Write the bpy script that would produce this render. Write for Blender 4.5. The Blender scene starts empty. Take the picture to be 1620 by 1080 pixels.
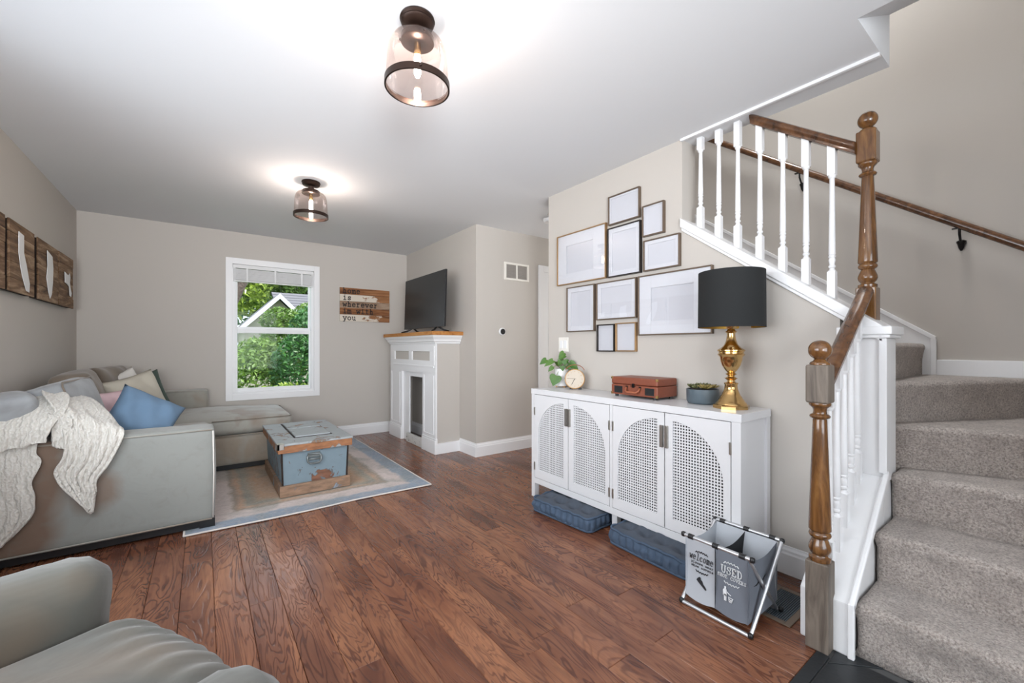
import bpy, bmesh, math, random
from mathutils import Vector, Matrix, noise
R = random.Random(7)
PI = math.pi
sc = bpy.context.scene
col = sc.collection

# ---------------------------------------------------------------- camera
cam = bpy.data.cameras.new('camera'); camo = bpy.data.objects.new('camera', cam); col.objects.link(camo)
camo.location = (0, 0, 1.15); camo.rotation_euler = (PI/2, 0, math.radians(-36.5))
cam.sensor_width = 36; cam.lens = 36*660/1620; cam.shift_y = 9/1620; cam.clip_start = 0.05
sc.camera = camo
# ---------------------------------------------------------------- world, sun, large lights, exposure
w = bpy.data.worlds.new('world'); sc.world = w; w.use_nodes = True
bg = w.node_tree.nodes['Background']; bg.inputs[0].default_value = (0.78, 0.88, 1.0, 1); bg.inputs[1].default_value = 1.7
def light(name, kind, loc, energy, color=(1,1,1), size=None, size_y=None, direction=None, radius=None):
    l = bpy.data.lights.new(name, kind); l.energy = energy; l.color = color
    if size: l.shape = 'RECTANGLE'; l.size = size; l.size_y = size_y or size
    if radius is not None: l.shadow_soft_size = radius
    o = bpy.data.objects.new(name, l); col.objects.link(o); o.location = loc
    if direction: o.rotation_euler = Vector(direction).to_track_quat('-Z', 'Y').to_euler()
    return o
sun = light('sun', 'SUN', (6, -4, 12), 4.6, (1, 0.95, 0.86), direction=(-0.45, 0.25, -0.86)); sun.data.angle = 0.01
light('rear_fill', 'AREA', (0.5, -2.02, 1.35), 32, (0.9, 0.955, 1.0), 2.3, 1.6, direction=(0, 1, 0.12))  # unseen fill light added behind the camera, dressed as a window
lw = light('left_fill', 'AREA', (-1.0, 1.45, 1.4), 20, (0.93, 0.965, 1.0), 2.2, 1.0, direction=(1, 0.45, -0.22)); lw.data.spread = math.radians(125)  # added fill from the left, set in an unseen window opening
bf = light('bounce_fill', 'AREA', (-0.5, -1.7, 1.3), 38, (0.95, 0.975, 1.0), 1.0, 0.7, direction=(0.25, 1, 0.45)); bf.data.spread = math.radians(85)  # added fill aimed up and forward to brighten the ceiling
ul = light('upstairs_daylight', 'AREA', (2.78, 1.1, 4.85), 80, (0.95, 0.975, 1.0), 0.5, 2.2, direction=(0.28, -0.1, -1)); ul.data.spread = math.radians(140)
light('hall_fill', 'AREA', (4.4, 3.2, 1.4), 10, (1, 0.97, 0.93), 0.8, 1.6, direction=(-1, 0, 0))  # unseen fill added at the closed end of the hall
sc.view_settings.view_transform = 'Standard'; sc.view_settings.look = 'None'
sc.view_settings.exposure = 0.6; sc.view_settings.gamma = 1.0; sc.view_settings.use_curve_mapping = False

# ---------------------------------------------------------------- materials
def lin(c):
    return tuple(((x/255)/12.92 if x/255 <= .04045 else ((x/255+.055)/1.055)**2.4) for x in c)+(1,)
class NT:
    def __init__(s, name):
        s.m = bpy.data.materials.new(name); s.m.use_nodes = True; s.t = s.m.node_tree; s.n = s.t.nodes
        s.p = s.n['Principled BSDF']
    def new(s, typ, **kw):
        n = s.n.new(typ)
        for k, v in kw.items():
            if hasattr(n, k) and not k.startswith('i_'): setattr(n, k, v)
        return n
    def link(s, a, b): s.t.links.new(a, b)
    def coord(s, scale=(1,1,1), world=False, rnd=False, rot=(0,0,0)):
        if world: g = s.new('ShaderNodeNewGeometry').outputs['Position']
        else: g = s.new('ShaderNodeTexCoord').outputs['Object']
        if rnd:
            oi = s.new('ShaderNodeObjectInfo'); mu = s.new('ShaderNodeMath', operation='MULTIPLY'); mu.inputs[1].default_value = 37
            s.link(oi.outputs['Random'], mu.inputs[0]); ad = s.new('ShaderNodeVectorMath', operation='ADD')
            s.link(g, ad.inputs[0]); s.link(mu.outputs[0], ad.inputs[1]); g = ad.outputs[0]
        mp = s.new('ShaderNodeMapping'); mp.inputs['Scale'].default_value = scale; mp.inputs['Rotation'].default_value = rot
        s.link(g, mp.inputs[0]); return mp.outputs[0]
    def noise(s, vec, scale, detail=3, rough=.5, dist=0):
        n = s.new('ShaderNodeTexNoise'); n.inputs['Scale'].default_value = scale; n.inputs['Detail'].default_value = detail
        n.inputs['Roughness'].default_value = rough; n.inputs['Distortion'].default_value = dist
        s.link(vec, n.inputs['Vector']); return n.outputs['Fac']
    def ramp(s, fac, stops):
        r = s.new('ShaderNodeValToRGB'); e = r.color_ramp.elements
        while len(e) < len(stops): e.new(0.5)
        for i, (p, c) in enumerate(stops):
            e[i].position = p; e[i].color = c if len(c) == 4 else lin(c)
        s.link(fac, r.inputs[0]); return r.outputs[0]
    def mix(s, fac, a, b, mode='MIX'):
        m = s.new('ShaderNodeMix', data_type='RGBA', blend_type=mode)
        for i, v in ((0, fac), (6, a), (7, b)):
            if isinstance(v, (int, float, tuple)): m.inputs[i].default_value = v
            else: s.link(v, m.inputs[i])
        return m.outputs[2]
    def math(s, op, a, b=None, c=None):
        m = s.new('ShaderNodeMath', operation=op)
        for i, v in enumerate((a, b, c)):
            if v is None: continue
            if isinstance(v, (int, float)): m.inputs[i].default_value = v
            else: s.link(v, m.inputs[i])
        return m.outputs[0]
    def bump(s, h, strength=.3, dist=.01):
        b = s.new('ShaderNodeBump'); b.inputs['Strength'].default_value = strength; b.inputs['Distance'].default_value = dist
        s.link(h, b.inputs['Height']); s.link(b.outputs[0], s.p.inputs['Normal'])
    def base(s, c):
        if isinstance(c, tuple): s.p.inputs['Base Color'].default_value = c
        else: s.link(c, s.p.inputs['Base Color'])
    def set(s, rough=.5, metal=0, **k):
        s.p.inputs['Roughness'].default_value = rough; s.p.inputs['Metallic'].default_value = metal
        for kk, v in k.items(): s.p.inputs[kk.replace('_', ' ')].default_value = v
        return s.m
def simple(name, c, rough=.5, metal=0, var=0.04, sc_=6, bump=0, bsc=200, bd=.002):
    n = NT(name); v = n.coord(); f = n.noise(v, sc_, 4)
    c = lin(c); a = tuple(x*(1-var) for x in c[:3])+(1,); b = tuple(min(1, x*(1+var)) for x in c[:3])+(1,)
    n.base(n.mix(f, a, b))
    if bump: n.bump(n.noise(v, bsc, 2), bump, bd)
    return n.set(rough, metal)
def wood(name, dark, mid, light_, scale=(1,1,1), s=12, rough=.35, bump=.15, rnd=False, coat=0, dist=1.2):
    n = NT(name); v = n.coord(scale, rnd=rnd); f = n.noise(v, s, 6, .6, dist); g = n.noise(v, s*4, 3, .5, .4)
    c = n.ramp(f, [(.3, dark), (.5, mid), (.72, light_)])
    c = n.mix(n.math('MULTIPLY', g, .35), c, lin(dark)); n.base(c); n.bump(g, bump, .003)
    m = n.set(rough); n.p.inputs['Coat Weight'].default_value = coat
    return m
M = {}
M['wall'] = simple('wall_paint', (187,181,174), .75, var=.015, sc_=1.5, bump=.06, bsc=260)
M['ceil'] = simple('ceiling_paint', (216,217,219), .85, var=.01, sc_=2, bump=.05, bsc=200)
M['trim'] = simple('white_trim', (230,230,231), .38, var=.01)
M['whitelac'] = simple('white_lacquer', (214,214,216), .3, var=.01)
M['newel'] = wood('oak_stain', (62,38,18), (114,76,40), (148,106,60), (1,1,.12), 26, .22, .12, coat=.5)
M['newelraw'] = wood('worn_oak', (80,70,62), (112,102,92), (136,124,112), (1,1,.1), 30, .6, .2)
M['rail'] = wood('rail_stain', (56,34,20), (100,66,42), (128,90,58), (.5,.5,.5), 22, .25, .12, coat=.5)
M['blackmetal'] = simple('black_metal', (28,26,26), .35, .6)
M['bronze'] = simple('dark_bronze', (52,38,32), .35, .7)
M['brass'] = simple('aged_brass', (208,172,116), .16, 1, var=.12, sc_=14)
M['brassin'] = simple('gold_lining', (180,140,60), .4, .8)
M['nickel'] = simple('brushed_nickel', (176,172,165), .3, .9)
M['alu'] = simple('aluminium', (205,207,210), .3, .85)
M['black'] = simple('black_plastic', (26,26,28), .4)
M['screen'] = simple('tv_screen', (26,28,30), .38)
M['paper'] = simple('white_paper', (222,223,226), .7, var=.01)
M['mat'] = simple('mat_board', (232,233,235), .8, var=.01)
M['fbronze'] = simple('frame_bronze', (112,96,82), .4, .5)
M['fgold'] = simple('frame_gold', (168,136,98), .35, .7)
M['fdark'] = simple('frame_dark', (44,38,36), .4, .4)
M['darkin'] = simple('interior_shade', (22,22,24), .8)
M['shade'] = simple('black_shade_fabric', (24,26,27), .85, bump=.1, bsc=900)
M['pot'] = simple('slate_glaze', (84,96,104), .35)
M['potw'] = simple('white_ceramic', (226,226,226), .3)
M['soil'] = simple('soil', (60,44,32), .95, var=.3, sc_=80, bump=.6, bsc=120, bd=.01)
M['leather'] = simple('tan_leather', (150,84,56), .5, var=.12, sc_=30, bump=.15, bsc=500)
M['leather2'] = simple('vinyl_red_brown', (126,68,48), .45, var=.1, sc_=40, bump=.2, bsc=400)
M['clockface'] = simple('clock_face', (192,180,164), .6)
M['cwood'] = simple('light_wood', (190,146,92), .5, var=.1, sc_=30)
M['blackslate'] = simple('black_tile', (34,37,40), .45, var=.2, sc_=9, bump=.25, bsc=60, bd=.004)
M['grout'] = simple('grey_grout', (78,78,78), .8)
M['concrete'] = simple('subfloor', (40,26,20), .9)
M['plate'] = simple('switch_plate', (226,222,214), .4)
M['ventgrey'] = simple('louver_shadow_grey', (160,154,148), .6)
M['register'] = simple('register_brown', (122,106,92), .5, .3)
M['chestmetal'] = simple('worn_steel', (120,126,126), .4, .6, var=.2, sc_=40)
M['ink'] = simple('black_ink', (34,34,38), .8)
M['inkw'] = simple('white_ink', (222,224,226), .8)
M['soffitw'] = M['ceil']

def wallpiece():
    pass
def floor_mat():
    n = NT('scraped_wood_planks'); v = n.coord((1, .22, 1), world=True, rnd=True)
    oi = n.new('ShaderNodeObjectInfo')
    vv = n.coord((1, .17, 1), world=True, rnd=True)
    f = n.noise(vv, 7, 3, .5, 1.0)
    veins = n.math('ABSOLUTE', n.math('SUBTRACT', n.math('FRACT', n.math('MULTIPLY', f, 17)), .5))
    wob = n.noise(n.coord((1, .3, 1), world=True, rnd=True), 26, 3, .6, .8)
    vein = n.ramp(n.math('ADD', veins, n.math('MULTIPLY', n.math('SUBTRACT', wob, .5), .34)), [(.06, (1,1,1,1)), (.22, (0,0,0,1))])
    big = n.noise(v, 5, 3, .5, .8)
    fine = n.noise(n.coord((1, .06, 1), world=True, rnd=True), 110, 3, .6, .3)
    c = n.ramp(big, [(.3, (90,54,40)), (.48, (122,78,56)), (.66, (146,98,70))])
    c = n.mix(n.math('MULTIPLY', n.ramp(fine, [(.4, (0,0,0,1)), (.7, (1,1,1,1))]), .4), c, lin((90,52,40)))
    br = n.noise(v, 6, 2)
    c = n.mix(n.math('MULTIPLY', vein, n.math('ADD', .28, n.math('MULTIPLY', n.ramp(br, [(.4, (0,0,0,1)), (.6, (1,1,1,1))]), .42))), c, lin((64,34,28)))
    val = n.math('ADD', .90, n.math('MULTIPLY', oi.outputs['Random'], .22))
    hs = n.new('ShaderNodeHueSaturation'); hs.inputs['Saturation'].default_value = 1.0
    n.link(val, hs.inputs['Value']); n.link(c, hs.inputs['Color'])
    n.base(hs.outputs[0])
    h = n.math('ADD', n.math('MULTIPLY', vein, -.8), n.math('MULTIPLY', big, 1.4))
    n.bump(h, .4, .003)
    return n.set(.24)
M['plank'] = floor_mat()

def suede(name, a, b, thr=(.42, .6), scale=1.6, seedrot=0.0, rough=.85):
    n = NT(name); v = n.coord(rot=(seedrot, seedrot*2, 0)); f = n.noise(v, scale, 3, .5, .5); g = n.noise(v, 14, 4, .6, .8)
    c = n.ramp(f, [(thr[0], a), (thr[1], b)])
    c = n.mix(n.math('MULTIPLY', n.ramp(g, [(.5, (0,0,0,1)), (.75, (1,1,1,1))]), .22), c, tuple(x*.7 for x in lin(a)[:3])+(1,))
    n.base(c); n.bump(n.noise(v, 5, 3, .5, 1), .25, .02)
    m = n.set(rough); n.p.inputs['Sheen Weight'].default_value = .25
    return m
M['suede'] = suede('grey_suede', (156,156,150), (134,114,98), (.50, .62), 2.2, .3)
def napmat():
    n = NT('grey_suede_with_brown_nap'); v = n.coord(); sx = n.new('ShaderNodeSeparateXYZ'); n.link(v, sx.inputs[0])
    w1 = n.noise(v, 3.5, 3, .5, .6); w2 = n.noise(v, 14, 4, .6, .8)
    a = n.math('ADD', n.math('ADD', sx.outputs[0], n.math('MULTIPLY', n.math('SUBTRACT', w1, .5), .22)), n.math('MULTIPLY', sx.outputs[2], -.10))
    m1 = n.ramp(n.math('ADD', a, 1.0), [(.74, (1,1,1,1)), (.84, (0,0,0,1))])
    dx = n.math('MULTIPLY', n.math('SUBTRACT', sx.outputs[0], -.03), 1.15); dz = n.math('SUBTRACT', sx.outputs[2], .34)
    d = n.math('SQRT', n.math('ADD', n.math('MULTIPLY', dx, dx), n.math('MULTIPLY', dz, dz)))
    m2 = n.ramp(n.math('ADD', d, n.math('MULTIPLY', n.math('SUBTRACT', w1, .5), .10)), [(.08, (1,1,1,1)), (.15, (0,0,0,1))])
    c = n.mix(n.math('MULTIPLY', n.math('MAXIMUM', m1, n.math('MULTIPLY', m2, .8)), .9), lin((140,142,138)), lin((116,92,75)))
    c = n.mix(n.math('MULTIPLY', n.ramp(w2, [(.5, (0,0,0,1)), (.72, (1,1,1,1))]), .3), c, lin((122,120,115)))
    n.base(c); n.bump(n.noise(v, 5, 3, .5, 1), .2, .015); m = n.set(.85); n.p.inputs['Sheen Weight'].default_value = .2; return m
M['suedearm'] = napmat()
M['suedeb'] = suede('taupe_suede', (150,138,124), (158,156,148), (.45, .6), 2.5, .9)
M['suedec'] = suede('grey_seat_suede', (160,158,150), (142,130,118), (.5, .62), 3, 1.7)
M['browncush'] = suede('brown_cushion', (126,114,101), (112,100,88), (.4, .6), 5, .2)
M['greycush'] = suede('blue_grey_cushion', (158,162,166), (140,142,144), (.4, .6), 5, .5)
M['chairfab'] = suede('grey_green_chair_fabric', (78,77,71), (98,84,69), (.5, .68), 1.8, 2.2)
def fabric(name, c, var=.06, s=8, bump=.3, bs=300, rough=.9):
    return simple(name, c, rough, 0, var, s, bump, bs, .003)
M['bluepil'] = fabric('blue_pillow_cloth', (102,128,154))
M['pinkpil'] = fabric('pink_pillow_cloth', (196,168,172))
M['beigepil'] = fabric('beige_pillow_cloth', (184,178,164))
M['whitepil'] = fabric('white_pillow_cloth', (214,210,204))
M['greenpil'] = fabric('dark_green_cloth', (70,84,76))
M['denim'] = fabric('blue_tufted_cotton', (66,82,102), .14, 9, .4, 120)
M['denimtop'] = fabric('grey_blue_tufted_cotton', (70,77,88), .14, 9, .4, 120)
M['greylight'] = fabric('light_grey_canvas', (172,176,182), .03, 5, .15, 500)
M['greydark'] = fabric('slate_grey_canvas', (108,113,122), .04, 5, .15, 500)
M['blackcan'] = fabric('black_canvas', (30,31,34), .1)
def knit():
    n = NT('cream_cable_knit'); v = n.coord()
    wv = n.new('ShaderNodeTexWave', wave_type='BANDS', bands_direction='X'); wv.inputs['Scale'].default_value = 18; wv.inputs['Distortion'].default_value = 6.5
    wv.inputs['Detail'].default_value = 2; wv.inputs['Detail Scale'].default_value = 2; n.link(v, wv.inputs[0])
    vo = n.new('ShaderNodeTexVoronoi'); vo.inputs['Scale'].default_value = 95; n.link(v, vo.inputs[0])
    h = n.math('ADD', n.math('MULTIPLY', wv.outputs['Fac'], .9), n.math('MULTIPLY', vo.outputs['Distance'], -.8))
    n.base(n.mix(h, lin((208,204,196)), lin((228,226,221)))); n.bump(h, .55, .007)
    m = n.set(.95); n.p.inputs['Sheen Weight'].default_value = .3
    return m
M['knit'] = knit()
def carpet():
    n = NT('taupe_carpet'); v = n.coord(); f = n.noise(v, 130, 3, .7); g = n.noise(v, 12, 4, .6, .6); k = n.noise(v, 300, 2, .7)
    c = n.ramp(f, [(.32, (132,120,112)), (.5, (188,175,166)), (.68, (218,208,200))])
    c = n.mix(n.math('MULTIPLY', n.ramp(g, [(.45, (0,0,0,1)), (.7, (1,1,1,1))]), .38), c, lin((122,110,103)))
    n.base(c); n.bump(n.math('ADD', f, n.math('ADD', n.math('MULTIPLY', g, .6), n.math('MULTIPLY', k, .5))), 1.0, .014)
    m = n.set(1.0); n.p.inputs['Sheen Weight'].default_value = .3
    return m
M['carpet'] = carpet()
def rugmat():
    n = NT('distressed_rug'); v = n.coord(); sx = n.new('ShaderNodeSeparateXYZ'); n.link(v, sx.inputs[0])
    # distance to the rug's edge (object origin at centre; half sizes .81 x 1.1)
    dx = n.math('SUBTRACT', .81, n.math('ABSOLUTE', sx.outputs[0])); dy = n.math('SUBTRACT', 1.10, n.math('ABSOLUTE', sx.outputs[1]))
    d = n.math('MINIMUM', dx, dy)
    wob = n.noise(v, 9, 4, .7); d = n.math('ADD', d, n.math('MULTIPLY', n.math('SUBTRACT', wob, .5), .09))
    c = n.ramp(d, [(.0, (134,150,168)), (.12, (146,160,176)), (.15, (204,192,188)), (.25, (212,200,196)), (.28, (162,150,136)), (.32, (198,164,138)), (.36, (160,158,146)), (.45, (190,158,130)), (.8, (178,158,138))])
    big = n.noise(v, 3.2, 3, .5, .6); c = n.mix(n.math('MULTIPLY', n.ramp(big, [(.48, (0,0,0,1)), (.62, (1,1,1,1))]), .45), c, lin((122,132,126)))
    vo = n.new('ShaderNodeTexVoronoi', feature='DISTANCE_TO_EDGE'); vo.inputs['Scale'].default_value = 9; n.link(v, vo.inputs[0])
    c = n.mix(n.math('MULTIPLY', n.ramp(vo.outputs['Distance'], [(.0, (1,1,1,1)), (.08, (0,0,0,1))]), .22), c, lin((190,178,168)))
    thr = n.noise(n.coord((1.5, 9, 1)), 40, 3, .7); c = n.mix(n.math('MULTIPLY', n.ramp(thr, [(.5, (0,0,0,1)), (.66, (1,1,1,1))]), .42), c, lin((204,196,192)))
    thr2 = n.noise(n.coord((1.2, 8, 1)), 30, 4, .7); c = n.mix(n.math('MULTIPLY', n.ramp(thr2, [(.5, (0,0,0,1)), (.66, (1,1,1,1))]), .45), c, lin((96,80,70)))
    n.base(c); n.bump(thr, .3, .003); return n.set(.95)
M['rug'] = rugmat()
M['rugedge'] = fabric('cream_rug_binding', (208,202,196))
def distressed(name, paint, woodc, thr=.58, s=7, dk=(70,56,50)):
    n = NT(name); v = n.coord(); f = n.noise(v, s, 6, .65, .6); g = n.noise(n.coord((.3,1,1)), 40, 4)
    wd = n.ramp(g, [(.3, tuple(int(x*.72) for x in woodc)), (.7, woodc)])
    pt = n.mix(n.noise(v, 18, 4), lin(paint), tuple(x*.82 for x in lin(paint)[:3])+(1,))
    k = n.ramp(f, [(thr-.01, (0,0,0,1)), (thr+.01, (1,1,1,1))]); c = n.mix(k, pt, wd)
    e = n.ramp(f, [(thr-.03, (0,0,0,1)), (thr-.01, (1,1,1,1)), (thr+.015, (0,0,0,1))]); c = n.mix(n.math('MULTIPLY', e, .6), c, lin(dk))
    n.base(c); n.bump(f, .3, .004); return n.set(.6)
M['bluepaint'] = distressed('worn_blue_paint', (122,140,150), (136,92,70), .59, 8)
M['greypaint'] = distressed('worn_grey_paint', (164,170,172), (158,124,96), .60, 7)
M['lidwood'] = distressed('worn_lid_edge', (158,160,160), (166,112,74), .44, 8)
M['basewood'] = distressed('worn_base_wood', (138,148,158), (160,128,104), .40, 6)
M['chipwhite'] = distressed('chipped_white_paint', (214,212,208), (96,92,88), .64, 26)
def planky(name, cs, s=14, sc_=(1,.2,1)):
    n = NT(name); v = n.coord(sc_, rnd=True); f = n.noise(v, s, 6, .65, 1.2); g = n.noise(v, s*5, 3, .6)
    c = n.ramp(f, [(.3, cs[0]), (.5, cs[1]), (.7, cs[2])]); c = n.mix(n.math('MULTIPLY', g, .3), c, lin(cs[0])); n.base(c); n.bump(g, .5, .004)
    return n.set(.8)
M['barn'] = planky('weathered_barn_wood', ((62,40,26), (124,94,66), (184,158,130)), 18, (1,.10,1))
M['barndark'] = planky('dark_barn_edge', ((24,15,10), (38,24,16), (56,36,24)))
M['signbrown'] = planky('sign_brown_plank', ((82,48,24), (136,88,52), (168,120,80)), 16, (.12,1,1))
def signpaint():
    n = NT('sign_worn_white_plank'); v = n.coord(); f = n.noise(n.coord((.5,1,1)), 14, 5, .7, .4); s = n.new('ShaderNodeSeparateXYZ'); n.link(v, s.inputs[0])
    g = n.noise(n.coord((.12,1,1)), 16, 6, .6, 1.2); wd = n.ramp(g, [(.3, (92,56,30)), (.5, (140,94,58)), (.7, (170,124,84))])
    k = n.math('ADD', f, n.math('MULTIPLY', s.outputs[0], -.9)); c = n.mix(n.ramp(k, [(.36, (0,0,0,1)), (.42, (1,1,1,1))]), wd, lin((206,196,182)))
    n.base(c); n.bump(g, .4, .003); return n.set(.8)
M['signwhite'] = signpaint()
M['signmid'] = planky('sign_tan_plank', ((104,76,58), (152,126,104), (178,158,138)), 16, (.12,1,1))
M['slab'] = planky('honey_mantel_wood', ((140,84,36), (182,124,64), (200,152,92)), 12, (1,.15,1))
M['succ'] = simple('succulent_green', (92,94,58), .5, var=.3, sc_=60)
M['succ2'] = simple('succulent_yellow', (140,124,70), .5, var=.2, sc_=60)
def leafmat(name, a, b, transl=.35):
    n = NT(name); v = n.coord(); f = n.math('MULTIPLY_ADD', n.math('SUBTRACT', n.noise(v, 7, 5, .75), .5), 2.6, .5); f.node.use_clamp = True; n.base(n.mix(f, lin(a), lin(b)))
    m = n.set(.45); n.p.inputs['Subsurface Weight'].default_value = 0
    tr = n.new('ShaderNodeBsdfTranslucent'); n.link(n.mix(f, lin(a), lin(b)), tr.inputs[0]); mx = n.new('ShaderNodeMixShader'); mx.inputs[0].default_value = transl
    n.link(n.p.outputs[0], mx.inputs[1]); n.link(tr.outputs[0], mx.inputs[2]); n.link(mx.outputs[0], n.n['Material Output'].inputs[0])
    return m
M['leaf'] = leafmat('house_plant_leaf', (44,92,26), (92,128,44), .12)
M['treea'] = leafmat('bright_foliage', (52,92,22), (186,206,84), .3)  # outdoor leaf ranges widened: dark ends stand in for shaded gaps
M['treeb'] = leafmat('deep_foliage', (16,52,24), (84,140,66), .2)
M['treec'] = leafmat('mid_foliage', (32,72,24), (140,172,76), .25)
M['bark'] = simple('bark', (92,78,72), .95, var=.3, sc_=9, bump=.8, bsc=20, bd=.03)
M['grass'] = simple('lawn', (84,116,52), .95, var=.3, sc_=3)
M['shingle'] = simple('grey_shingle', (100,98,104), .9, var=.25, sc_=18, bump=.5, bsc=30)
M['siding'] = simple('grey_siding', (168,160,148), .8)
M['fascia'] = simple('white_fascia', (226,230,236), .6)
M['stem'] = simple('green_stem', (112,120,62), .6)
M['blind'] = simple('white_blind', (222,222,222), .6)
M['plank_under'] = M['concrete']
def glass(name, tint, refl=.10, rough=.02, rim=.35):
    m = bpy.data.materials.new(name); m.use_nodes = True; t = m.node_tree; nn = t.nodes; nn.clear()
    o = nn.new('ShaderNodeOutputMaterial'); tr = nn.new('ShaderNodeBsdfTransparent'); tr.inputs[0].default_value = tint
    g = nn.new('ShaderNodeBsdfGlossy'); g.inputs['Roughness'].default_value = rough; g.inputs[0].default_value = (1,1,1,1)
    lw = nn.new('ShaderNodeLayerWeight'); lw.inputs[0].default_value = .25
    ma = nn.new('ShaderNodeMath'); ma.operation = 'MULTIPLY_ADD'; ma.inputs[1].default_value = rim; ma.inputs[2].default_value = refl*.4
    t.links.new(lw.outputs['Fresnel'], ma.inputs[0]); mx = nn.new('ShaderNodeMixShader')
    t.links.new(ma.outputs[0], mx.inputs[0]); t.links.new(tr.outputs[0], mx.inputs[1]); t.links.new(g.outputs[0], mx.inputs[2]); t.links.new(mx.outputs[0], o.inputs[0])
    return m
M['glass'] = glass('clear_pane', (.97,.98,.98,1), .012, .01, .06)
M['picglass'] = glass('picture_glass', (.97,.97,.98,1), .1, .01, .5)
M['lampglass'] = glass('faintly_rosy_glass', (.86,.79,.76,1), .1, .03, .4)
M['lampdisc'] = glass('faintly_smoky_glass', (.84,.81,.80,1), .08, .04, .4)
def emis(name, c, s):
    m = bpy.data.materials.new(name); m.use_nodes = True; t = m.node_tree; t.nodes.clear()
    o = t.nodes.new('ShaderNodeOutputMaterial'); e = t.nodes.new('ShaderNodeEmission'); e.inputs[0].default_value = c; e.inputs[1].default_value = s
    t.links.new(e.outputs[0], o.inputs[0]); return m
M['bulb'] = emis('lit_bulb', (1, .91, .82, 1), 335)

# ---------------------------------------------------------------- geometry helpers
class G:
    """collects polygons in world coordinates"""
    def __init__(s): s.v = []; s.f = []
    def add(s, vs, fs):
        o = len(s.v); s.v += [tuple(v) for v in vs]; s.f += [tuple(i+o for i in f) for f in fs]; return s
    def box(s, x0, x1, y0, y1, z0, z1, mx=None):
        vs = [Vector((x, y, z)) for x in (x0, x1) for y in (y0, y1) for z in (z0, z1)]
        if mx is not None: vs = [mx @ v for v in vs]
        return s.add(vs, [(0,1,3,2), (4,6,7,5), (0,4,5,1), (2,3,7,6), (0,2,6,4), (1,5,7,3)])
    def prism(s, poly, axis, a, b):
        n = len(poly)
        def P(p, t):
            return {'x': (t, p[0], p[1]), 'y': (p[0], t, p[1]), 'z': (p[0], p[1], t)}[axis]
        vs = [P(p, a) for p in poly]+[P(p, b) for p in poly]
        return s.add(vs, [tuple(range(n))[::-1], tuple(range(n, 2*n))]+[(i, (i+1) % n, n+(i+1) % n, n+i) for i in range(n)])
    def lathe(s, prof, c=(0,0,0), seg=24, mx=None, cap=True, phase=0):
        vs = []; fs = []
        for r, z in prof:
            for k in range(seg):
                a = 2*PI*k/seg+phase; v = Vector((r*math.cos(a), r*math.sin(a), z))
                v = (mx @ v) if mx is not None else v+Vector(c); vs.append(v)
        n = len(prof)
        for i in range(n-1):
            for k in range(seg):
                k2 = (k+1) % seg; fs.append((i*seg+k, i*seg+k2, (i+1)*seg+k2, (i+1)*seg+k))
        if cap: fs.append(tuple(range(seg))[::-1]); fs.append(tuple((n-1)*seg+k for k in range(seg)))
        return s.add(vs, fs)
    def tube(s, pts, r, seg=8, cap=True, flat=1.0):
        pts = [Vector(p) for p in pts]; rs = r if isinstance(r, (list, tuple)) else [r]*len(pts)
        vs = []; fs = []; up = Vector((0,0,1)); prev = None
        for i, p in enumerate(pts):
            t = (pts[min(i+1, len(pts)-1)]-pts[max(i-1, 0)]).normalized()
            if prev is None:
                a = t.cross(up); a = a.normalized() if a.length > 1e-3 else Vector((1,0,0))
            else:
                a = prev-t*prev.dot(t); a = a.normalized() if a.length > 1e-4 else t.orthogonal().normalized()
            prev = a; b = t.cross(a)
            for k in range(seg):
                th = 2*PI*k/seg; vs.append(p+a*rs[i]*math.cos(th)+b*rs[i]*flat*math.sin(th))
        for i in range(len(pts)-1):
            for k in range(seg):
                k2 = (k+1) % seg; fs.append((i*seg+k, i*seg+k2, (i+1)*seg+k2, (i+1)*seg+k))
        if cap: fs.append(tuple(range(seg))[::-1]); fs.append(tuple((len(pts)-1)*seg+k for k in range(seg)))
        return s.add(vs, fs)
    def grid(s, fn, nu, nv, closeu=False):
        vs = [fn(i/(nu if closeu else nu-1), j/(nv-1)) for i in range(nu) for j in range(nv)]; fs = []
        for i in range(nu if closeu else nu-1):
            i2 = (i+1) % nu
            for j in range(nv-1): fs.append((i*nv+j, i2*nv+j, i2*nv+j+1, i*nv+j+1))
        return s.add(vs, fs)
    def build(s, name, mat, parent=None, at=None, bevel=0, bseg=2, smooth=False, sub=0, angle=None):
        """one mesh object; vertices are given in world coordinates (or the parent's frame when parent is rotated: see 'local')"""
        o0 = Vector(at) if at is not None else Vector((0,0,0))
        if parent is not None: o0 = wloc(parent)
        me = bpy.data.meshes.new(name); me.from_pydata([tuple(Vector(v)-o0) for v in s.v], [], s.f)
        bm = bmesh.new(); bm.from_mesh(me); bmesh.ops.recalc_face_normals(bm, faces=bm.faces[:])
        if bevel: 
            ed = [e for e in bm.edges if len(e.link_faces) == 2 and e.calc_face_angle(0) > .5]
            bmesh.ops.bevel(bm, geom=ed, offset=bevel, segments=bseg, profile=.5, affect='EDGES', clamp_overlap=True)
        bm.to_mesh(me); bm.free()
        o = bpy.data.objects.new(name, me); col.objects.link(o)
        if isinstance(mat, str): mat = M[mat]
        me.materials.append(mat)
        if parent is not None: o.parent = parent
        else: o.location = o0
        if sub:
            md = o.modifiers.new('s', 'SUBSURF'); md.levels = sub; md.render_levels = sub
        if smooth:
            for p in me.polygons: p.use_smooth = True
            if angle is not None: me.set_sharp_from_angle(angle=angle)
        return o
def wloc(o):
    v = Vector(o.location)
    while o.parent: o = o.parent; v += Vector(o.location)
    return v
def thing(name, loc, label, cat, group=None):
    o = bpy.data.objects.new(name, None); col.objects.link(o); o.location = loc; o.empty_display_size = .05
    o['label'] = label; o['category'] = cat
    if group: o['group'] = group
    return o
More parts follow.
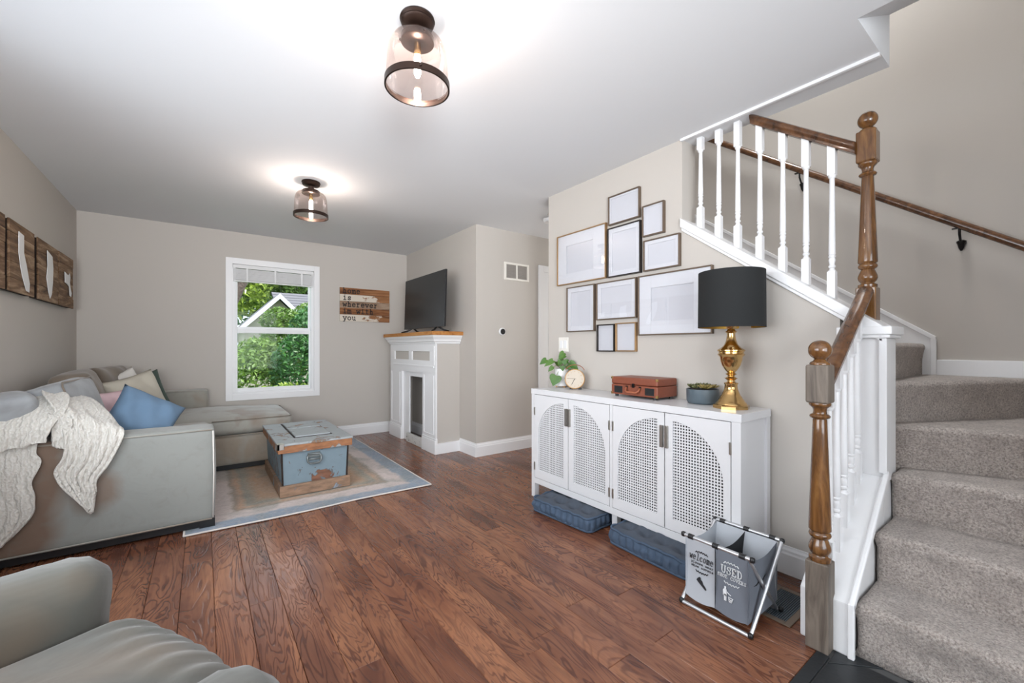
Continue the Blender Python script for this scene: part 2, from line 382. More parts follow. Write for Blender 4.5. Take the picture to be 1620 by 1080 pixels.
def tag(o, label, cat, group=None, kind=None):
    o['label'] = label; o['category'] = cat
    if group: o['group'] = group
    if kind: o['kind'] = kind
    return o
def struct(o): o['kind'] = 'structure'; return o
def sbox(name, mat, *a, bevel=0, parent=None):
    o = G().box(*a).build(name, mat, parent, at=None if parent else (a[0], a[2], a[4]), bevel=bevel)
    return o if parent else struct(o)
def sm(x): return x*x*(3-2*x)
def nz(p, s=1.0, seed=0): return noise.noise(Vector(p)*s+Vector((seed*3.1, seed*7.7, seed*1.3)))

# ================================================================ SETTING
XL, YB, XR, CH = -0.96, 5.6, 2.39, 2.44
X2, XF = 2.54, 3.55
# floor: slab and planks
fl = struct(G().box(XL-.1, 4.6, -2.2, YB+.12, -.12, -.009).build('floor', 'concrete', at=(0,0,0)))
pw = .125; i = 0
nplank = 0
for cx in range(-1, 45):
    x0 = -.96+pw*cx; x1 = x0+pw
    if x0 < -1.0: continue
    if x0 > 4.45: continue
    ya, yb = (-2.05, YB)
    if x0 >= 2.49: ya, yb = 2.60, 3.76
    elif x0 >= 2.28: ya, yb = .585, YB
    elif x0 > 1.2: ya, yb = .585, YB
    y = ya-R.uniform(0, 1.0) if ya < 2 else ya-.3
    while y < yb:
        L = 1.22; a = max(y, ya); b = min(y+L, yb); y += L
        if b-a < .02: continue
        g = .0004; e = .0016; zt = R.uniform(-.0002, .0002); yo = a
        xs0, xs1 = x0+g, x1-g
        vs = [(xs0,a+g,-.011), (xs1,a+g,-.011), (xs1,b-g,-.011), (xs0,b-g,-.011),
              (xs0,a+g,-.0022), (xs1,a+g,-.0022), (xs1,b-g,-.0022), (xs0,b-g,-.0022),
              (xs0+e,a+g+e,zt), (xs1-e,a+g+e,zt), (xs1-e,b-g-e,zt), (xs0+e,b-g-e,zt)]
        q = G().add(vs, [(0,1,5,4), (1,2,6,5), (2,3,7,6), (3,0,4,7), (4,5,9,8), (5,6,10,9), (6,7,11,10), (7,4,8,11), (8,9,10,11)])
        o = q.build('plank', 'plank', fl); nplank += 1
# black entry tiles
en = struct(G().box(.2, 1.97, -2.05, .583, -.010, -.004).build('floor_entry', 'grout', at=(0,0,0)))
G().box(1.21, 1.865, .543, .583, -.004, .003).build('threshold', 'blackslate', en, bevel=.001)
def tile(poly): G().prism(poly, 'z', -.004, .0015).build('tile', 'blackslate', en, bevel=.0012, bseg=1)
ts = .305; c = .09
for ix in range(3):
    for iy in range(4):
        x1 = 1.915-ts*ix; x0 = x1-ts+.004; y1 = .538-ts*iy; y0 = y1-ts+.004
        if x1 < 1.2 and iy == 0: pass
        if ix % 2 == 0: tile([(x0,y0), (x1-c,y0), (x1,y0+c), (x1,y1-c), (x1-c,y1), (x0,y1)])
        else: tile([(x0+c,y0), (x1,y0), (x1,y1), (x0+c,y1), (x0,y1-c), (x0,y0+c)])
for iy in range(5):
    y1 = .538-ts*iy
    tile([(1.915-c+.006, y1+.0), (1.965, y1-.0), (1.965, y1-c-.05), (1.919, y1-c+.002)] if iy == 0 else [(1.919, y1+c-.004), (1.965, y1+c+.03), (1.965, y1-c-.03), (1.919, y1-c+.004), (1.919-c+.006, y1)])
# ceiling
ce = G(); ce.box(XL-.1, 2.065, -2.2, YB+.15, CH, 2.68).box(2.065, X2, .51, YB+.15, CH, 2.68).box(X2, 4.6, 2.65, YB+.15, CH, 2.68)
ce.prism([(2.065, CH), (X2, 2.68), (X2, 2.70), (2.065, 2.70)], 'y', -.5, .51)
struct(ce.build('ceiling', 'ceil', at=(0,0,CH)))
struct(G().box(2.376, 2.392, .51, 1.46, 2.425, 2.442).build('trim_1', 'trim', at=(2.38,1,2.42)))
# walls
struct(G().box(XL-.1, XL, -2.2, .3, -.1, 2.5).box(XL-.1, XL, 2.6, YB+.15, -.1, 2.5).box(XL-.1, XL, .3, 2.6, -.1, .82).box(XL-.1, XL, .3, 2.6, 2.18, 2.5).build('wall_left', 'wall', at=(XL,0,0)))
struct(G().box(XL-.02, XL+.015, .24, .31, .76, 2.24).box(XL-.02, XL+.015, 2.59, 2.66, .76, 2.24).box(XL-.02, XL+.015, .31, 2.59, 2.17, 2.24).box(XL-.02, XL+.015, .31, 2.59, .76, .83).box(XL-.03, XL, 1.43, 1.47, .83, 2.17).build('left_fill_window', 'trim', at=(XL,1.45,.76), bevel=.003))  # unseen window frame, made up around the left fill light
wx0, wx1, wz0, wz1 = .262, 1.098, .618, 2.082
wb = G().box(XL, wx0, YB, YB+.15, -.1, 2.5).box(wx1, 4.6, YB, YB+.15, -.1, 2.5).box(wx0, wx1, YB, YB+.15, -.1, wz0).box(wx0, wx1, YB, YB+.15, wz1, 2.5)
struct(wb.build('wall_back', 'wall', at=(0,YB,0)))
struct(G().box(2.30, 4.6, 3.74, YB, -.1, CH+.01).build('wall_chimney', 'wall', at=(2.3,3.74,0)))
capz = lambda y: 1.33+.735*(y-.617)
poly = [(.655, 0), (2.70, 0), (2.70, 2.445), (1.455, 2.445), (1.455, capz(1.455)-.05), (.655, capz(.655)-.05)]
struct(G().prism(poly, 'x', XR, X2).build('wall_right', 'wall', at=(XR,.655,0)))
struct(G().box(X2, 4.6, 2.60, 2.70, -.1, 2.45).build('wall_hall', 'wall', at=(X2,2.6,0)))
struct(G().box(4.5, 4.6, 2.70, 3.74, -.1, 2.45).build('wall_hall_end', 'wall', at=(4.5,2.7,0)))
struct(G().box(XF, XF+.1, -.55, 2.75, 0, 5.1).build('wall_stair_far', 'wall', at=(XF,0,0)))
struct(G().box(X2-.1, XF, 2.65, 2.75, 2.68, 5.1).build('wall_stair_end', 'wall', at=(X2,2.65,2.7)))
struct(G().box(1.97, XF+.1, -.55, -.45, 0, 5.1).build('wall_stair_side', 'wall', at=(2,-.5,0)))
struct(G().box(X2-.1, X2, -.45, 2.65, 2.68, 5.1).build('wall_stair_inner', 'wall', at=(X2,0,2.7)))
struct(G().box(X2-.1, XF+.1, -.55, 2.75, 5.0, 5.1).build('ceiling_stair', 'ceil', at=(X2,0,5)))
struct(G().box(2.0, 2.1, -2.2, -.55, -.1, 2.5).build('wall_entry', 'wall', at=(2.0,-2,0)))
wr = G().box(XL, -.75, -2.2, -2.1, -.1, 2.5).box(1.75, 2.0, -2.2, -2.1, -.1, 2.5).box(-.75, 1.75, -2.2, -2.1, -.1, .5).box(-.75, 1.75, -2.2, -2.1, 2.2, 2.5)
struct(wr.build('wall_rear', 'wall', at=(0,-2.1,0)))
# made-up rear window frame, unseen, set around the rear fill light
w2 = struct(G().box(-.75, -.68, -2.19, -2.11, .5, 2.2).box(1.68, 1.75, -2.19, -2.11, .5, 2.2).box(-.68, 1.68, -2.19, -2.11, .5, .57).box(-.68, 1.68, -2.19, -2.11, 2.13, 2.2).box(.48, .52, -2.18, -2.12, .57, 2.13).build('rear_fill_window', 'trim', at=(.5,-2.15,.5)))
# cap along the stair opening
cp = G().prism([(.50, capz(.50)-.055), (.50, capz(.50)), (1.46, capz(1.46)), (1.46, capz(1.46)-.055)], 'x', 2.372, 2.556)
cp.prism([(.50, capz(.50)-.075), (.50, capz(.50)-.05), (1.455, capz(1.455)-.05), (1.455, capz(1.455)-.075)], 'x', 2.380, 2.55)
struct(cp.build('trim_2', 'trim', at=(2.4,1,1.3), bevel=.004))
# baseboards: profile extruded
def baseboard(name, p0, p1, nrm, h=.14, t=.016):
    p0 = Vector((*p0, 0)); p1 = Vector((*p1, 0)); n = Vector((*nrm, 0)); pr = [(0,0), (t,0), (t,h*.72), (t*.75,h*.78), (t*.7,h*.86), (t*.35,h*.93), (t*.3,h), (0,h)]
    k = len(pr); vs = [p0+n*a+Vector((0,0,b)) for a, b in pr]+[p1+n*a+Vector((0,0,b)) for a, b in pr]
    return struct(G().add(vs, [tuple(range(k)), tuple(range(k, 2*k))[::-1]]+[(i, (i+1) % k, k+(i+1) % k, k+i) for i in range(k)]).build(name, 'trim', at=p0))
baseboard('baseboard_back', (XL+.016,YB), (2.30,YB), (0,-1))
baseboard('baseboard_left', (XL,-2.1), (XL,YB), (1,0))
baseboard('baseboard_chimney', (2.30,3.724), (2.30,YB-.016), (-1,0))
baseboard('baseboard_chimney_front', (2.2995,3.74), (3.146,3.74), (0,-1))
baseboard('baseboard_right', (XR,.67), (XR,2.70), (-1,0))
baseboard('baseboard_hall', (XR,2.70), (4.5,2.70), (0,1))
G0 = G().box(XF-.014, XF, -.45, .50, .98, 1.075)
struct(G0.build('baseboard_stair', 'trim', at=(XF,0,.98), bevel=.003))

# window_1
wn = struct(bpy.data.objects.new('window_1', None)); col.objects.link(wn); wn.location = (.68, YB, .55)
g = G(); cw = .066
g.box(wx0-cw+.003, wx0, YB-.018, YB, wz0-cw, wz1+cw).box(wx1, wx1+cw-.003, YB-.018, YB, wz0-cw, wz1+cw).box(wx0, wx1, YB-.018, YB, wz1, wz1+cw).box(wx0, wx1, YB-.018, YB, wz0-cw, wz0)
g.build('casing', 'trim', wn, bevel=.0015)
g = G(); g.box(wx0, wx0+.03, YB, YB+.12, wz0, wz1).box(wx1-.03, wx1, YB, YB+.12, wz0, wz1).box(wx0, wx1, YB, YB+.12, wz0, wz0+.025).box(wx0, wx1, YB, YB+.12, wz1-.02, wz1)
g.box(wx0-.004, wx1+.004, YB-.003, YB+.034, wz0-.004, wz0+.022).build('window_frame', 'trim', wn, bevel=.001)
def sash(x0, x1, z0, z1, y, top, bot, side):
    g = G(); g.box(x0, x0+side, y, y+.03, z0, z1).box(x1-side, x1, y, y+.03, z0, z1).box(x0+side, x1-side, y, y+.03, z0, z0+bot).box(x0+side, x1-side, y, y+.03, z1-top, z1)
    s_ = g.build('sash', 'trim', wn, bevel=.003)
    G().box(x0+side-.004, x1-side+.004, y+.012, y+.016, z0+bot-.004, z1-top+.004).build('pane', 'glass', s_)
sash(wx0+.028, wx1-.028, wz0+.02, 1.355, YB+.035, .045, .045, .02)
sash(wx0+.028, wx1-.028, 1.345, wz1-.018, YB+.072, .04, .04, .022)
G().box(.60, .66, YB+.025, YB+.045, 1.355, 1.368).build('sash_lock', 'trim', wn, bevel=.002)
# raised blind
bl = thing('window_blind', (.68, YB+.02, 2.03), 'white horizontal blind raised to the top of the window', 'blind')
G().box(wx0+.004, wx1-.004, YB-.012, YB+.03, 2.038, 2.078).build('head_rail', 'blind', bl, bevel=.002)
for k in range(16):
    z = 2.030-k*.0078; t = R.uniform(-.002, .002)
    G().box(wx0+.008, wx1-.008, YB-.012+t, YB+.030+t, z-.0055, z).build('slat', 'blind', bl)
G().box(wx0+.008, wx1-.008, YB-.012, YB+.03, 1.888, 1.903).build('bottom_rail', 'blind', bl, bevel=.003)
for xx in (.40, .68, .96): G().box(xx-.009, xx+.009, YB-.0165, YB-.0142, 1.89, 2.07).build('ladder_tape', 'blind', bl)
# hall door casing and door
d = struct(G().box(3.146, 3.222, 3.722, 3.74, 0, 2.11).box(3.222, 4.05, 3.722, 3.74, 2.035, 2.11).box(4.05, 4.126, 3.722, 3.74, 0, 2.11).build('trim_3', 'trim', at=(3.15,3.73,0), bevel=.004))
d = struct(G().box(3.224, 4.048, 3.727, 3.74, 0.008, 2.033).build('door_1', 'trim', at=(3.6,3.73,0)))
for (a, b) in ((.2, .75), (.85, 1.45), (1.55, 1.92)):
    for (u, v) in ((3.30, 3.58), (3.69, 3.97)): G().box(u, v, 3.7205, 3.7275, a, b).build('panel', 'trim', d, bevel=.005)
h = G().lathe([(.0, 0), (.03, 0), (.03,.006), (.012,.01), (.012,.03), (.026,.042), (.024,.06), (0,.066)], seg=12, mx=Matrix.Translation((3.98, 3.7275, .96)) @ Matrix.Rotation(PI/2, 4, 'X')).build('door_handle', 'nickel', d, smooth=True)

# ================================================================ STAIRS
rise = .197
st = thing('staircase', (1.97, 0, 0), 'carpeted staircase with taupe carpet winding up beside the white stringer', 'stairs')
def offs(p, q, d_):  # shift line p-q sideways
    p = Vector((*p, 0)); q = Vector((*q, 0)); t = (q-p).normalized(); n = Vector((-t.y, t.x, 0))*d_; return (p+n)[:2], (q+n)[:2]
def step(poly, z0, z1, k):
    g = G().prism(poly, 'z', z0, z1)
    me = bpy.data.meshes.new('step'); o0 = wloc(st); me.from_pydata([tuple(Vector(v)-o0) for v in g.v], [], g.f)
    bm = bmesh.new(); bm.from_mesh(me); bmesh.ops.recalc_face_normals(bm, faces=bm.faces[:])
    top = [e for e in bm.edges if all(abs(v.co.z-z1) < 1e-5 for v in e.verts)]
    bmesh.ops.bevel(bm, geom=top, offset=.026, segments=4, profile=.5, affect='EDGES', clamp_overlap=True)
    for _ in range(5):
        le = [e for e in bm.edges if e.calc_length() > .045]
        if not le: break
        bmesh.ops.subdivide_edges(bm, edges=le, cuts=1, use_grid_fill=True)
    for v in bm.verts:
        n = nz(v.co, 9, k)*.004+nz(v.co, 30, k)*.002
        v.co += v.normal*n if v.normal.length > 0 else Vector((0,0,0))
        if v.co.z < z1-.03 and v.co.z > z0+.02:   # riser set back under the nosing
            f = min(1, (z1-.03-v.co.z)/.05)*(1 if (v.normal.x < -.3 or (k > 5 and v.normal.y < -.3)) else 0); v.co -= Vector((v.normal.x, v.normal.y, 0))*.018*f
    bm.to_mesh(me); bm.free(); me.materials.append(M['carpet'])
    for p in me.polygons: p.use_smooth = True
    o = bpy.data.objects.new('step', me); col.objects.link(o); o.parent = st; return o
YL = -.447; YI = .494
step([(1.955,YL), (2.29,YL), (2.29,YI), (1.955,YI)], 0, rise, 1)
step([(2.215,YL), (2.56,YL), (2.56,YI), (2.215,YI)], 0.0, 2*rise, 2)
step([(2.48,YL), (3.10,YL), (2.66,YI), (2.48,YI)], 0.02, 3*rise, 3)
step([(3.02,YL), (XF-.004,YL), (XF-.004,.16), (2.70,.60), (2.565,.60), (2.565,.57)], 0.05, 4*rise, 4)
step([(2.60,.545), (XF-.004,.075), (XF-.004,.62), (2.565,.62), (2.565,.56)], 0.3, 5*rise, 5)
ru, rn = .1875, .255
for k in range(1, 10):
    y0 = .545+rn*(k-1)
    step([(X2+.004,y0), (XF-.004,y0), (XF-.004,y0+rn+.05), (X2+.004,y0+rn+.05)], .985+ru*(k-1)-.12, .985+ru*k, 5+k)
# closed stringer beside the lower flight
sg = G().prism([(1.922,0), (2.388,0), (2.388,.585), (1.922,.196)], 'y', .497, .658); sg.build('stringer', 'trim', st, bevel=.006)
# bead moulding on its stair side and top edge
G().prism([(1.914,.165), (2.40,.572), (2.40,.612), (1.914,.203)], 'y', .482, .503).build('stringer_moulding', 'trim', st, bevel=.006)
G().box(1.912, 1.93, .482, .503, 0, .205).build('stringer_moulding', 'trim', st, bevel=.004)
G().prism([(2.39,0), (2.565,0), (2.565,.61), (2.39,.56)], 'y', .498, .655).build('stringer_end', 'trim', st)
# far skirt board
sk = [(.51, .985), (.51, capz(.51)-.045), (2.63, capz(2.63)-.045), (2.63, 2.4), (.62, 1.0)]
G().prism([(.515,.97), (.515,1.205), (2.60,1.205+.735*2.085), (2.60,2.5), (.66,.97)], 'x', XF-.016, XF-.003).build('skirt_board', 'trim', st, bevel=.002)
G().prism([(.50,1.185), (.50,1.215), (2.60,1.215+.735*2.1), (2.60,1.185+.735*2.1)], 'x', XF-.024, XF-.001).build('skirt_moulding', 'trim', st, bevel=.003)
G().box(XF-.024, XF-.002, .497, .522, .965, 1.20).build('skirt_moulding', 'trim', st, bevel=.003)
# pilaster that carries the upper newel
pl = G().box(2.392, 2.56, .492, .656, .555, 1.19); pl.build('pilaster', 'trim', st, bevel=.004)
G().box(2.38, 2.392, .487, .515, .60, 1.19).box(2.38, 2.392, .63, .656, .60, 1.19).build('pilaster_casing', 'trim', st, bevel=.003)
G().box(2.372, 2.575, .475, .66, 1.19, 1.205).box(2.366, 2.582, .468, .664, 1.205, 1.242).build('pilaster_cap', 'trim', st, bevel=.005)

# railing ---------------------------------------------------------
ral = thing('stair_railing', (1.9, .585, 0), 'stair railing with stained oak newels and handrail over white turned balusters', 'railing')
def newel(cx, cy, zb, dz, zbase, h=.0375):
    # dz: scale reference for upper (taller shaft) newel
    o = G().box(cx-h, cx+h, cy-h, cy+h, zb, zbase).build('newel_post', 'newelraw' if zb < .5 else 'newel', ral, bevel=.004)
    z = dz  # dict of levels
    b = G().box(cx-h, cx+h, cy-h, cy+h, z['b0'], z['b1']).build('newel_block', 'newelraw' if zb < .5 else 'newel', o, bevel=.007)
    s = z['b0']; t0 = z['t0']; k = zbase
    prof = [(.034, k-.002), (.036, k+.004), (.036, k+.014), (.027, k+.019), (.026, k+.024), (.033, k+.032), (.037, k+.045), (.036, k+.056), (.028, k+.078), (.0245, k+.085), (.034, k+.092), (.037, k+.100), (.034, k+.108), (.030, k+.112), (.0365, k+.118)]
    n = 8; z0 = k+.122; z1 = t0
    prof += [(.037+(.023-.037)*(i/n), z0+(z1-z0)*i/n) for i in range(n+1)]
    prof += [(.022, t0+.003), (.032, t0+.008), (.034, t0+.014), (.030, t0+.020), (.0225, t0+.024), (.0215, t0+.034), (.024, t0+.045), (.031, s-.014), (.035, s-.010), (.036, s-.002), (.034, s+.002)]
    G().lathe(prof, (cx, cy, 0), 28).build('newel_shaft', 'newel', o, smooth=True, angle=.9)
    a = z['b1']; r = .0385; cz = a+.020+r*.93
    prof = [(.033, a-.001), (.034, a+.005), (.030, a+.010), (.022, a+.014), (.020, a+.019)]
    prof += [(r*math.cos(th), cz+r*math.sin(th)) for th in [(-.36+(.5+.36)*i/12)*PI for i in range(12)]]+[(.001, cz+r)]
    G().lathe(prof, (cx, cy, 0), 28).build('ball_finial', 'newel', o, smooth=True, angle=.9)
newel(1.905, .585, 0.0, dict(b0=.937, b1=1.083, t0=.872), .333)
newel(2.503, .580, 1.242, dict(b0=2.012, b1=2.158, t0=1.945), 1.428)
def baluster(cx, cy, zb, zt, sb=0, stp=0, bb=.13, tb=.14):
    h = .0165; g = G()
    # square ends follow the slope (sb, stp = slope of the ends along y (tuple dx,dy))
    def sq(z0, z1, s0, s1):
        vs = []
        for zz, ss in ((z0, s0), (z1, s1)):
            for (a, b) in ((-h,-h), (h,-h), (h,h), (-h,h)): vs.append((cx+a, cy+b, zz+ss[0]*a+ss[1]*b))
        g.add(vs, [(0,1,2,3), (4,5,6,7), (0,1,5,4), (1,2,6,5), (2,3,7,6), (3,0,4,7)])
    k = zb+bb; s = zt-tb
    sq(zb, k, sb, (0,0)); sq(s, zt, (0,0), stp)
    prof = [(.0165,k-.001), (.0165,k+.003), (.011,k+.010), (.010,k+.016), (.0145,k+.022), (.0145,k+.028), (.0105,k+.033), (.0125,k+.045), (.0145,k+.056), (.0115,k+.066), (.015,k+.071), (.015,k+.076), (.012,k+.080)]
    n = 5; prof += [(.0145+(.0105-.0145)*i/n, k+.085+(s-.02-k-.085)*i/n) for i in range(n+1)]+[(.0105,s-.016), (.015,s-.010), (.0165,s-.002), (.0165,s+.001)]
    g.lathe(prof, (cx, cy, 0), 14)
    return g.build('baluster', 'trim', ral, smooth=True, angle=.6)
for (y, zt) in ((1.376,2.439), (1.263,2.439), (1.153,2.439), (1.035,2.356), (.922,2.275), (.816,2.200), (.707,2.122)):
    railz = 2.052+.735*(y-.613)
    if y < 1.1: baluster(2.465, y, capz(y)-.008, railz+.006, (0,.735), (0,.735))
    else: baluster(2.465, y, capz(y)-.008, 2.4395, (0,.735), (0,0), tb=.14 if y < 1.2 else .075)
# upper rail, cut off at the ceiling
def railprof(wd=.030, ht=.050):
    return [(-wd*.72, 0), (wd*.72, 0), (wd*.72, ht*.22), (wd*.85, ht*.34), (wd, ht*.5), (wd, ht*.68), (wd*.8, ht*.88), (wd*.4, ht), (-wd*.4, ht), (-wd*.8, ht*.88), (-wd, ht*.68), (-wd, ht*.5), (-wd*.85, ht*.34), (-wd*.72, ht*.22)]
def railbar(p0, p1, name='hand_rail', parent=None, mat='rail', cut0=None, pr=None):
    p0 = Vector(p0); p1 = Vector(p1); t = (p1-p0); th = Vector((t.x, t.y, 0)).normalized(); side = Vector((-th.y, th.x, 0)); pr = pr or railprof()
    n = len(pr); vs = []
    for p in (p0, p1):
        for a, b in pr: vs.append(p+side*a+Vector((0,0,b*1.2)))
    return G().add(vs, [tuple(range(n)), tuple(range(n, 2*n))[::-1]]+[(i, (i+1) % n, n+(i+1) % n, n+i) for i in range(n)]).build(name, mat, parent, smooth=True, angle=.7)
zr = lambda y: 2.052+.735*(y-.613)
railbar((2.465, .615, zr(.615)), (2.465, 1.075, zr(1.075)), parent=ral)
railbar((2.465, 1.0755, zr(1.0755)), (2.465, 1.079, zr(1.079)), parent=ral)
railbar((1.94, .585, .965), (2.468, .580, 1.372), parent=ral)
lz = lambda x: .965+(x-1.94)*.771
for x in (1.995, 2.085, 2.175, 2.265, 2.350):
    baluster(x, .583, .196+(x-1.922)*.8347-.004, lz(x)+.006, (.8347,0), (.771,0), bb=.13, tb=.10)
# wall-mounted handrail
wh = thing('wall_handrail', (3.45, .9, 2.2), 'round stained wooden handrail on dark brackets along the far stairwell wall', 'handrail')
hz = lambda y: 2.114+.7335*(y-.754)
G().tube([(3.47, -.35, hz(-.35)), (3.47, 1.0, hz(1.0)), (3.47, 2.3, hz(2.3))], .023, 14).build('rail', 'rail', wh, smooth=True, angle=.8)
for y in (1.19, .395, -.25):
    z = hz(y)-.02
    b = G().tube([(3.47, y, z), (3.47, y, z-.035), (3.50, y, z-.065), (3.54, y, z-.075)], .006, 8)
    b.box(3.462, 3.478, y-.03, y+.03, z-.004, z+.002)
    b.lathe([(.004,-.052), (.012,-.035), (.017,-.012), (.021,-.004), (.021,.004), (.010,.010)], (3.535, y, z-.07), 12).lathe([(.02,0), (.02,.006)], seg=12, mx=Matrix.Translation((3.55, y, z-.075)) @ Matrix.Rotation(-PI/2, 4, 'Y'))
    b.build('bracket', 'blackmetal', wh, smooth=True, angle=.8)

# ================================================================ FIREPLACE SURROUND
fp = thing('fireplace_surround', (2.0, 4.75, 0), 'white painted wooden fireplace surround against the chimney wall', 'fireplace')
FX = 2.0
# side walls (painted like the room) and front pieces
G().box(FX+.02, 2.298, 4.085, 4.10, .0, 1.2).build('side_panel', 'wall', fp); G().box(FX+.02, 2.298, 5.40, 5.415, 0, 1.2).build('side_panel', 'wall', fp)
g = G().box(FX, FX+.02, 4.08, 4.40, 0, .87).build('pilaster', 'trim', fp, bevel=.002)
g = G().box(FX, FX+.02, 5.04, 5.42, 0, .87).build('pilaster', 'trim', fp, bevel=.002)
for (a, b) in ((4.12, 4.37), (5.08, 5.37)):
    G().box(FX-.006, FX+.001, a, b, .19, .205).box(FX-.006, FX+.001, a, a+.014, .19, .84).box(FX-.006, FX+.001, b-.014, b, .19, .84).build('panel_moulding', 'trim', fp, bevel=.002)
for (a, b) in ((4.07, 4.41), (5.03, 5.43)): G().box(FX-.014, FX+.02, a, b, 0, .145).box(FX-.008, FX+.02, a, b, .145, .165).build('plinth', 'trim', fp, bevel=.003)
G().box(FX-.010, 2.297, 4.066, 4.086, 0, .115).build('side_baseboard', 'trim', fp, bevel=.003)
G().box(FX, FX+.02, 4.08, 5.42, .865, .935).build('lower_rail', 'trim', fp, bevel=.002)
G().box(FX-.008, FX+.02, 4.12, 5.30, .925, .945).build('lower_moulding', 'trim', fp, bevel=.003)
G().box(FX, FX+.02, 4.08, 5.42, .935, 1.0).box(FX, FX+.02, 4.08, 5.42, 1.103, 1.20).box(FX, FX+.02, 4.08, 4.228, 1.0, 1.103).box(FX, FX+.02, 4.715, 4.808, 1.0, 1.103).box(FX, FX+.02, 5.265, 5.42, 1.0, 1.103).build('frieze', 'trim', fp, bevel=.002)
G().box(FX-.006, FX+.003, 4.105, 4.125, .95, 1.16).build('frieze_moulding', 'trim', fp, bevel=.002)
for (a, b) in ((4.222, 4.72), (4.80, 5.27)): G().box(FX+.014, FX+.024, a, b, .995, 1.108).build('inset_panel', 'wall', fp)
# recessed inner frame of the opening
G().box(FX+.03, FX+.05, 4.865, 5.04, 0, .87).box(FX+.03, FX+.05, 4.40, 4.865, .80, .87).build('inner_frame', 'trim', fp, bevel=.003)
G().box(FX+.0, FX+.03, 5.028, 5.042, 0, .87).box(FX, FX+.03, 4.398, 4.412, 0, .87).box(FX, FX+.03, 4.40, 5.04, .855, .87).build('opening_moulding', 'trim', fp, bevel=.002)
G().box(FX-.0, FX+.035, 4.43, 4.89, .0, .105).build('hearth_bar', 'chipwhite', fp, bevel=.004)
G().lathe([(.001,0), (.028,.003), (.033,.02), (.033,.075), (.024,.088), (.001,.092)], (FX+.07, 4.47, .001), 14).build('finial', 'chipwhite', fp, smooth=True)
G().box(FX+.035, FX+.055, 4.40, 4.45, .0, .19).build('broken_post', 'trim', fp, bevel=.002)
# crown
cr = [(FX+.02,1.19), (FX-.008,1.19), (FX-.012,1.205), (FX-.028,1.212), (FX-.034,1.235), (FX-.058,1.262), (FX-.062,1.279), (FX+.02,1.279)]
g = G()
def crownring():
    offs_ = [(0,1.185), (.012,1.19), (.014,1.205), (.028,1.212), (.034,1.235), (.056,1.262), (.062,1.279)]
    rings = []
    for o_, z in offs_: rings.append([(2.297, 4.085-o_, z), (FX-o_, 4.085-o_, z), (FX-o_, 5.415+o_*.9, z), (2.297, 5.415+o_*.9, z)])
    vs = [v for r in rings for v in r]; fs = []
    for i in range(len(rings)-1):
        for k in range(3): fs.append((i*4+k, i*4+k+1, i*4+k+5, i*4+k+4))
    fs.append((0,1,2,3)); n = len(rings)-1; fs.append((n*4, n*4+1, n*4+2, n*4+3)); fs += [(0, n*4, n*4+3, 3)] if False else []
    return G().add(vs, fs)
crownring().build('crown_moulding', 'trim', fp)
G().box(1.93, 2.298, 4.005, 5.49, 1.2795, 1.32).build('mantel_shelf', 'slab', fp, bevel=.002)

# television
tv = thing('television', (2.09, 4.55, 1.3205), 'black flat television on two splayed feet standing on the wooden mantel', 'television')
tm = Matrix.Translation((2.075, 4.545, 1.68)) @ Matrix.Rotation(math.radians(1.8), 4, 'Y')
G().box(-.008, .016, -.545, .545, -.308, .308, tm).box(.016, .05, -.38, .38, -.26, .16, tm).build('housing', 'black', tv, bevel=.003)
G().box(-.0095, -.0075, -.537, .537, -.293, .300, tm).build('screen_panel', 'screen', tv)
G().box(-.010, -.007, -.545, .545, -.308, -.295, tm).build('lower_bezel', 'nickel' if False else 'black', tv)
for s_ in (-1, 1):
    y = 4.545+s_*.33
    G().tube([(2.08, y, 1.385), (2.03, y+.05*s_, 1.345), (1.975, y+.1*s_, 1.329)], [.012,.010,.008], 8).tube([(2.09, y, 1.385), (2.15, y+.03*s_, 1.345), (2.21, y+.05*s_, 1.329)], [.012,.010,.008], 8).build('foot', 'black', tv, smooth=True)

# vent grille on the wall, thermostat, smoke detector, switch plate
vg = thing('wall_vent', (2.83, 3.74, 1.99), 'white return air grille high on the wall left of the hall door', 'vent')
g = G(); 
for a in ((2.656,3.004,1.895,1.917), (2.656,3.004,2.068,2.09), (2.656,2.684,1.917,2.068), (2.976,3.004,1.917,2.068), (2.82,2.84,1.917,2.068)): g.box(a[0], a[1], 3.728, 3.74, a[2], a[3])
g.build('frame', 'plate', vg, bevel=.002)
G().box(2.68, 2.98, 3.7385, 3.7395, 1.915, 2.07).build('backing', 'ventgrey', vg)
for (a, b) in ((2.684,2.82), (2.84,2.976)):
    for k in range(11):
        z = 1.921+k*.0135; G().add([(a,3.731,z), (b,3.731,z), (b,3.738,z+.008), (a,3.738,z+.008), (a,3.731,z-.0015), (b,3.731,z-.0015), (b,3.738,z+.0065), (a,3.738,z+.0065)], [(0,1,2,3), (4,5,6,7), (0,1,5,4), (1,2,6,5), (2,3,7,6), (3,0,4,7)]).build('louver', 'ventgrey', vg)
th = thing('thermostat', (2.627, 3.74, 1.32), 'round thermostat with dark dial on the wall below the vent', 'thermostat')
mx = Matrix.Translation((2.627, 3.739, 1.32)) @ Matrix.Rotation(PI/2, 4, 'X')
G().lathe([(.04,0), (.042,.004), (.042,.016), (.036,.022), (.034,.022)], seg=24, mx=mx).build('ring', 'potw', th, smooth=True, angle=.6)
G().lathe([(.031,.021), (.031,.026), (.001,.027)], seg=24, mx=mx).build('dial', 'black', th, smooth=True, angle=.6)
sd = G().lathe([(.065,0), (.065,-.02), (.055,-.035), (.001,-.036)], (2.72, 3.05, CH-.0005), 20).build('smoke_detector', 'potw', at=(2.72,3.05,CH), smooth=True, angle=.7)
sd.location = (2.80, 3.15, CH); tag(sd, 'white round smoke detector on the hall ceiling beyond the picture wall', 'smoke detector')
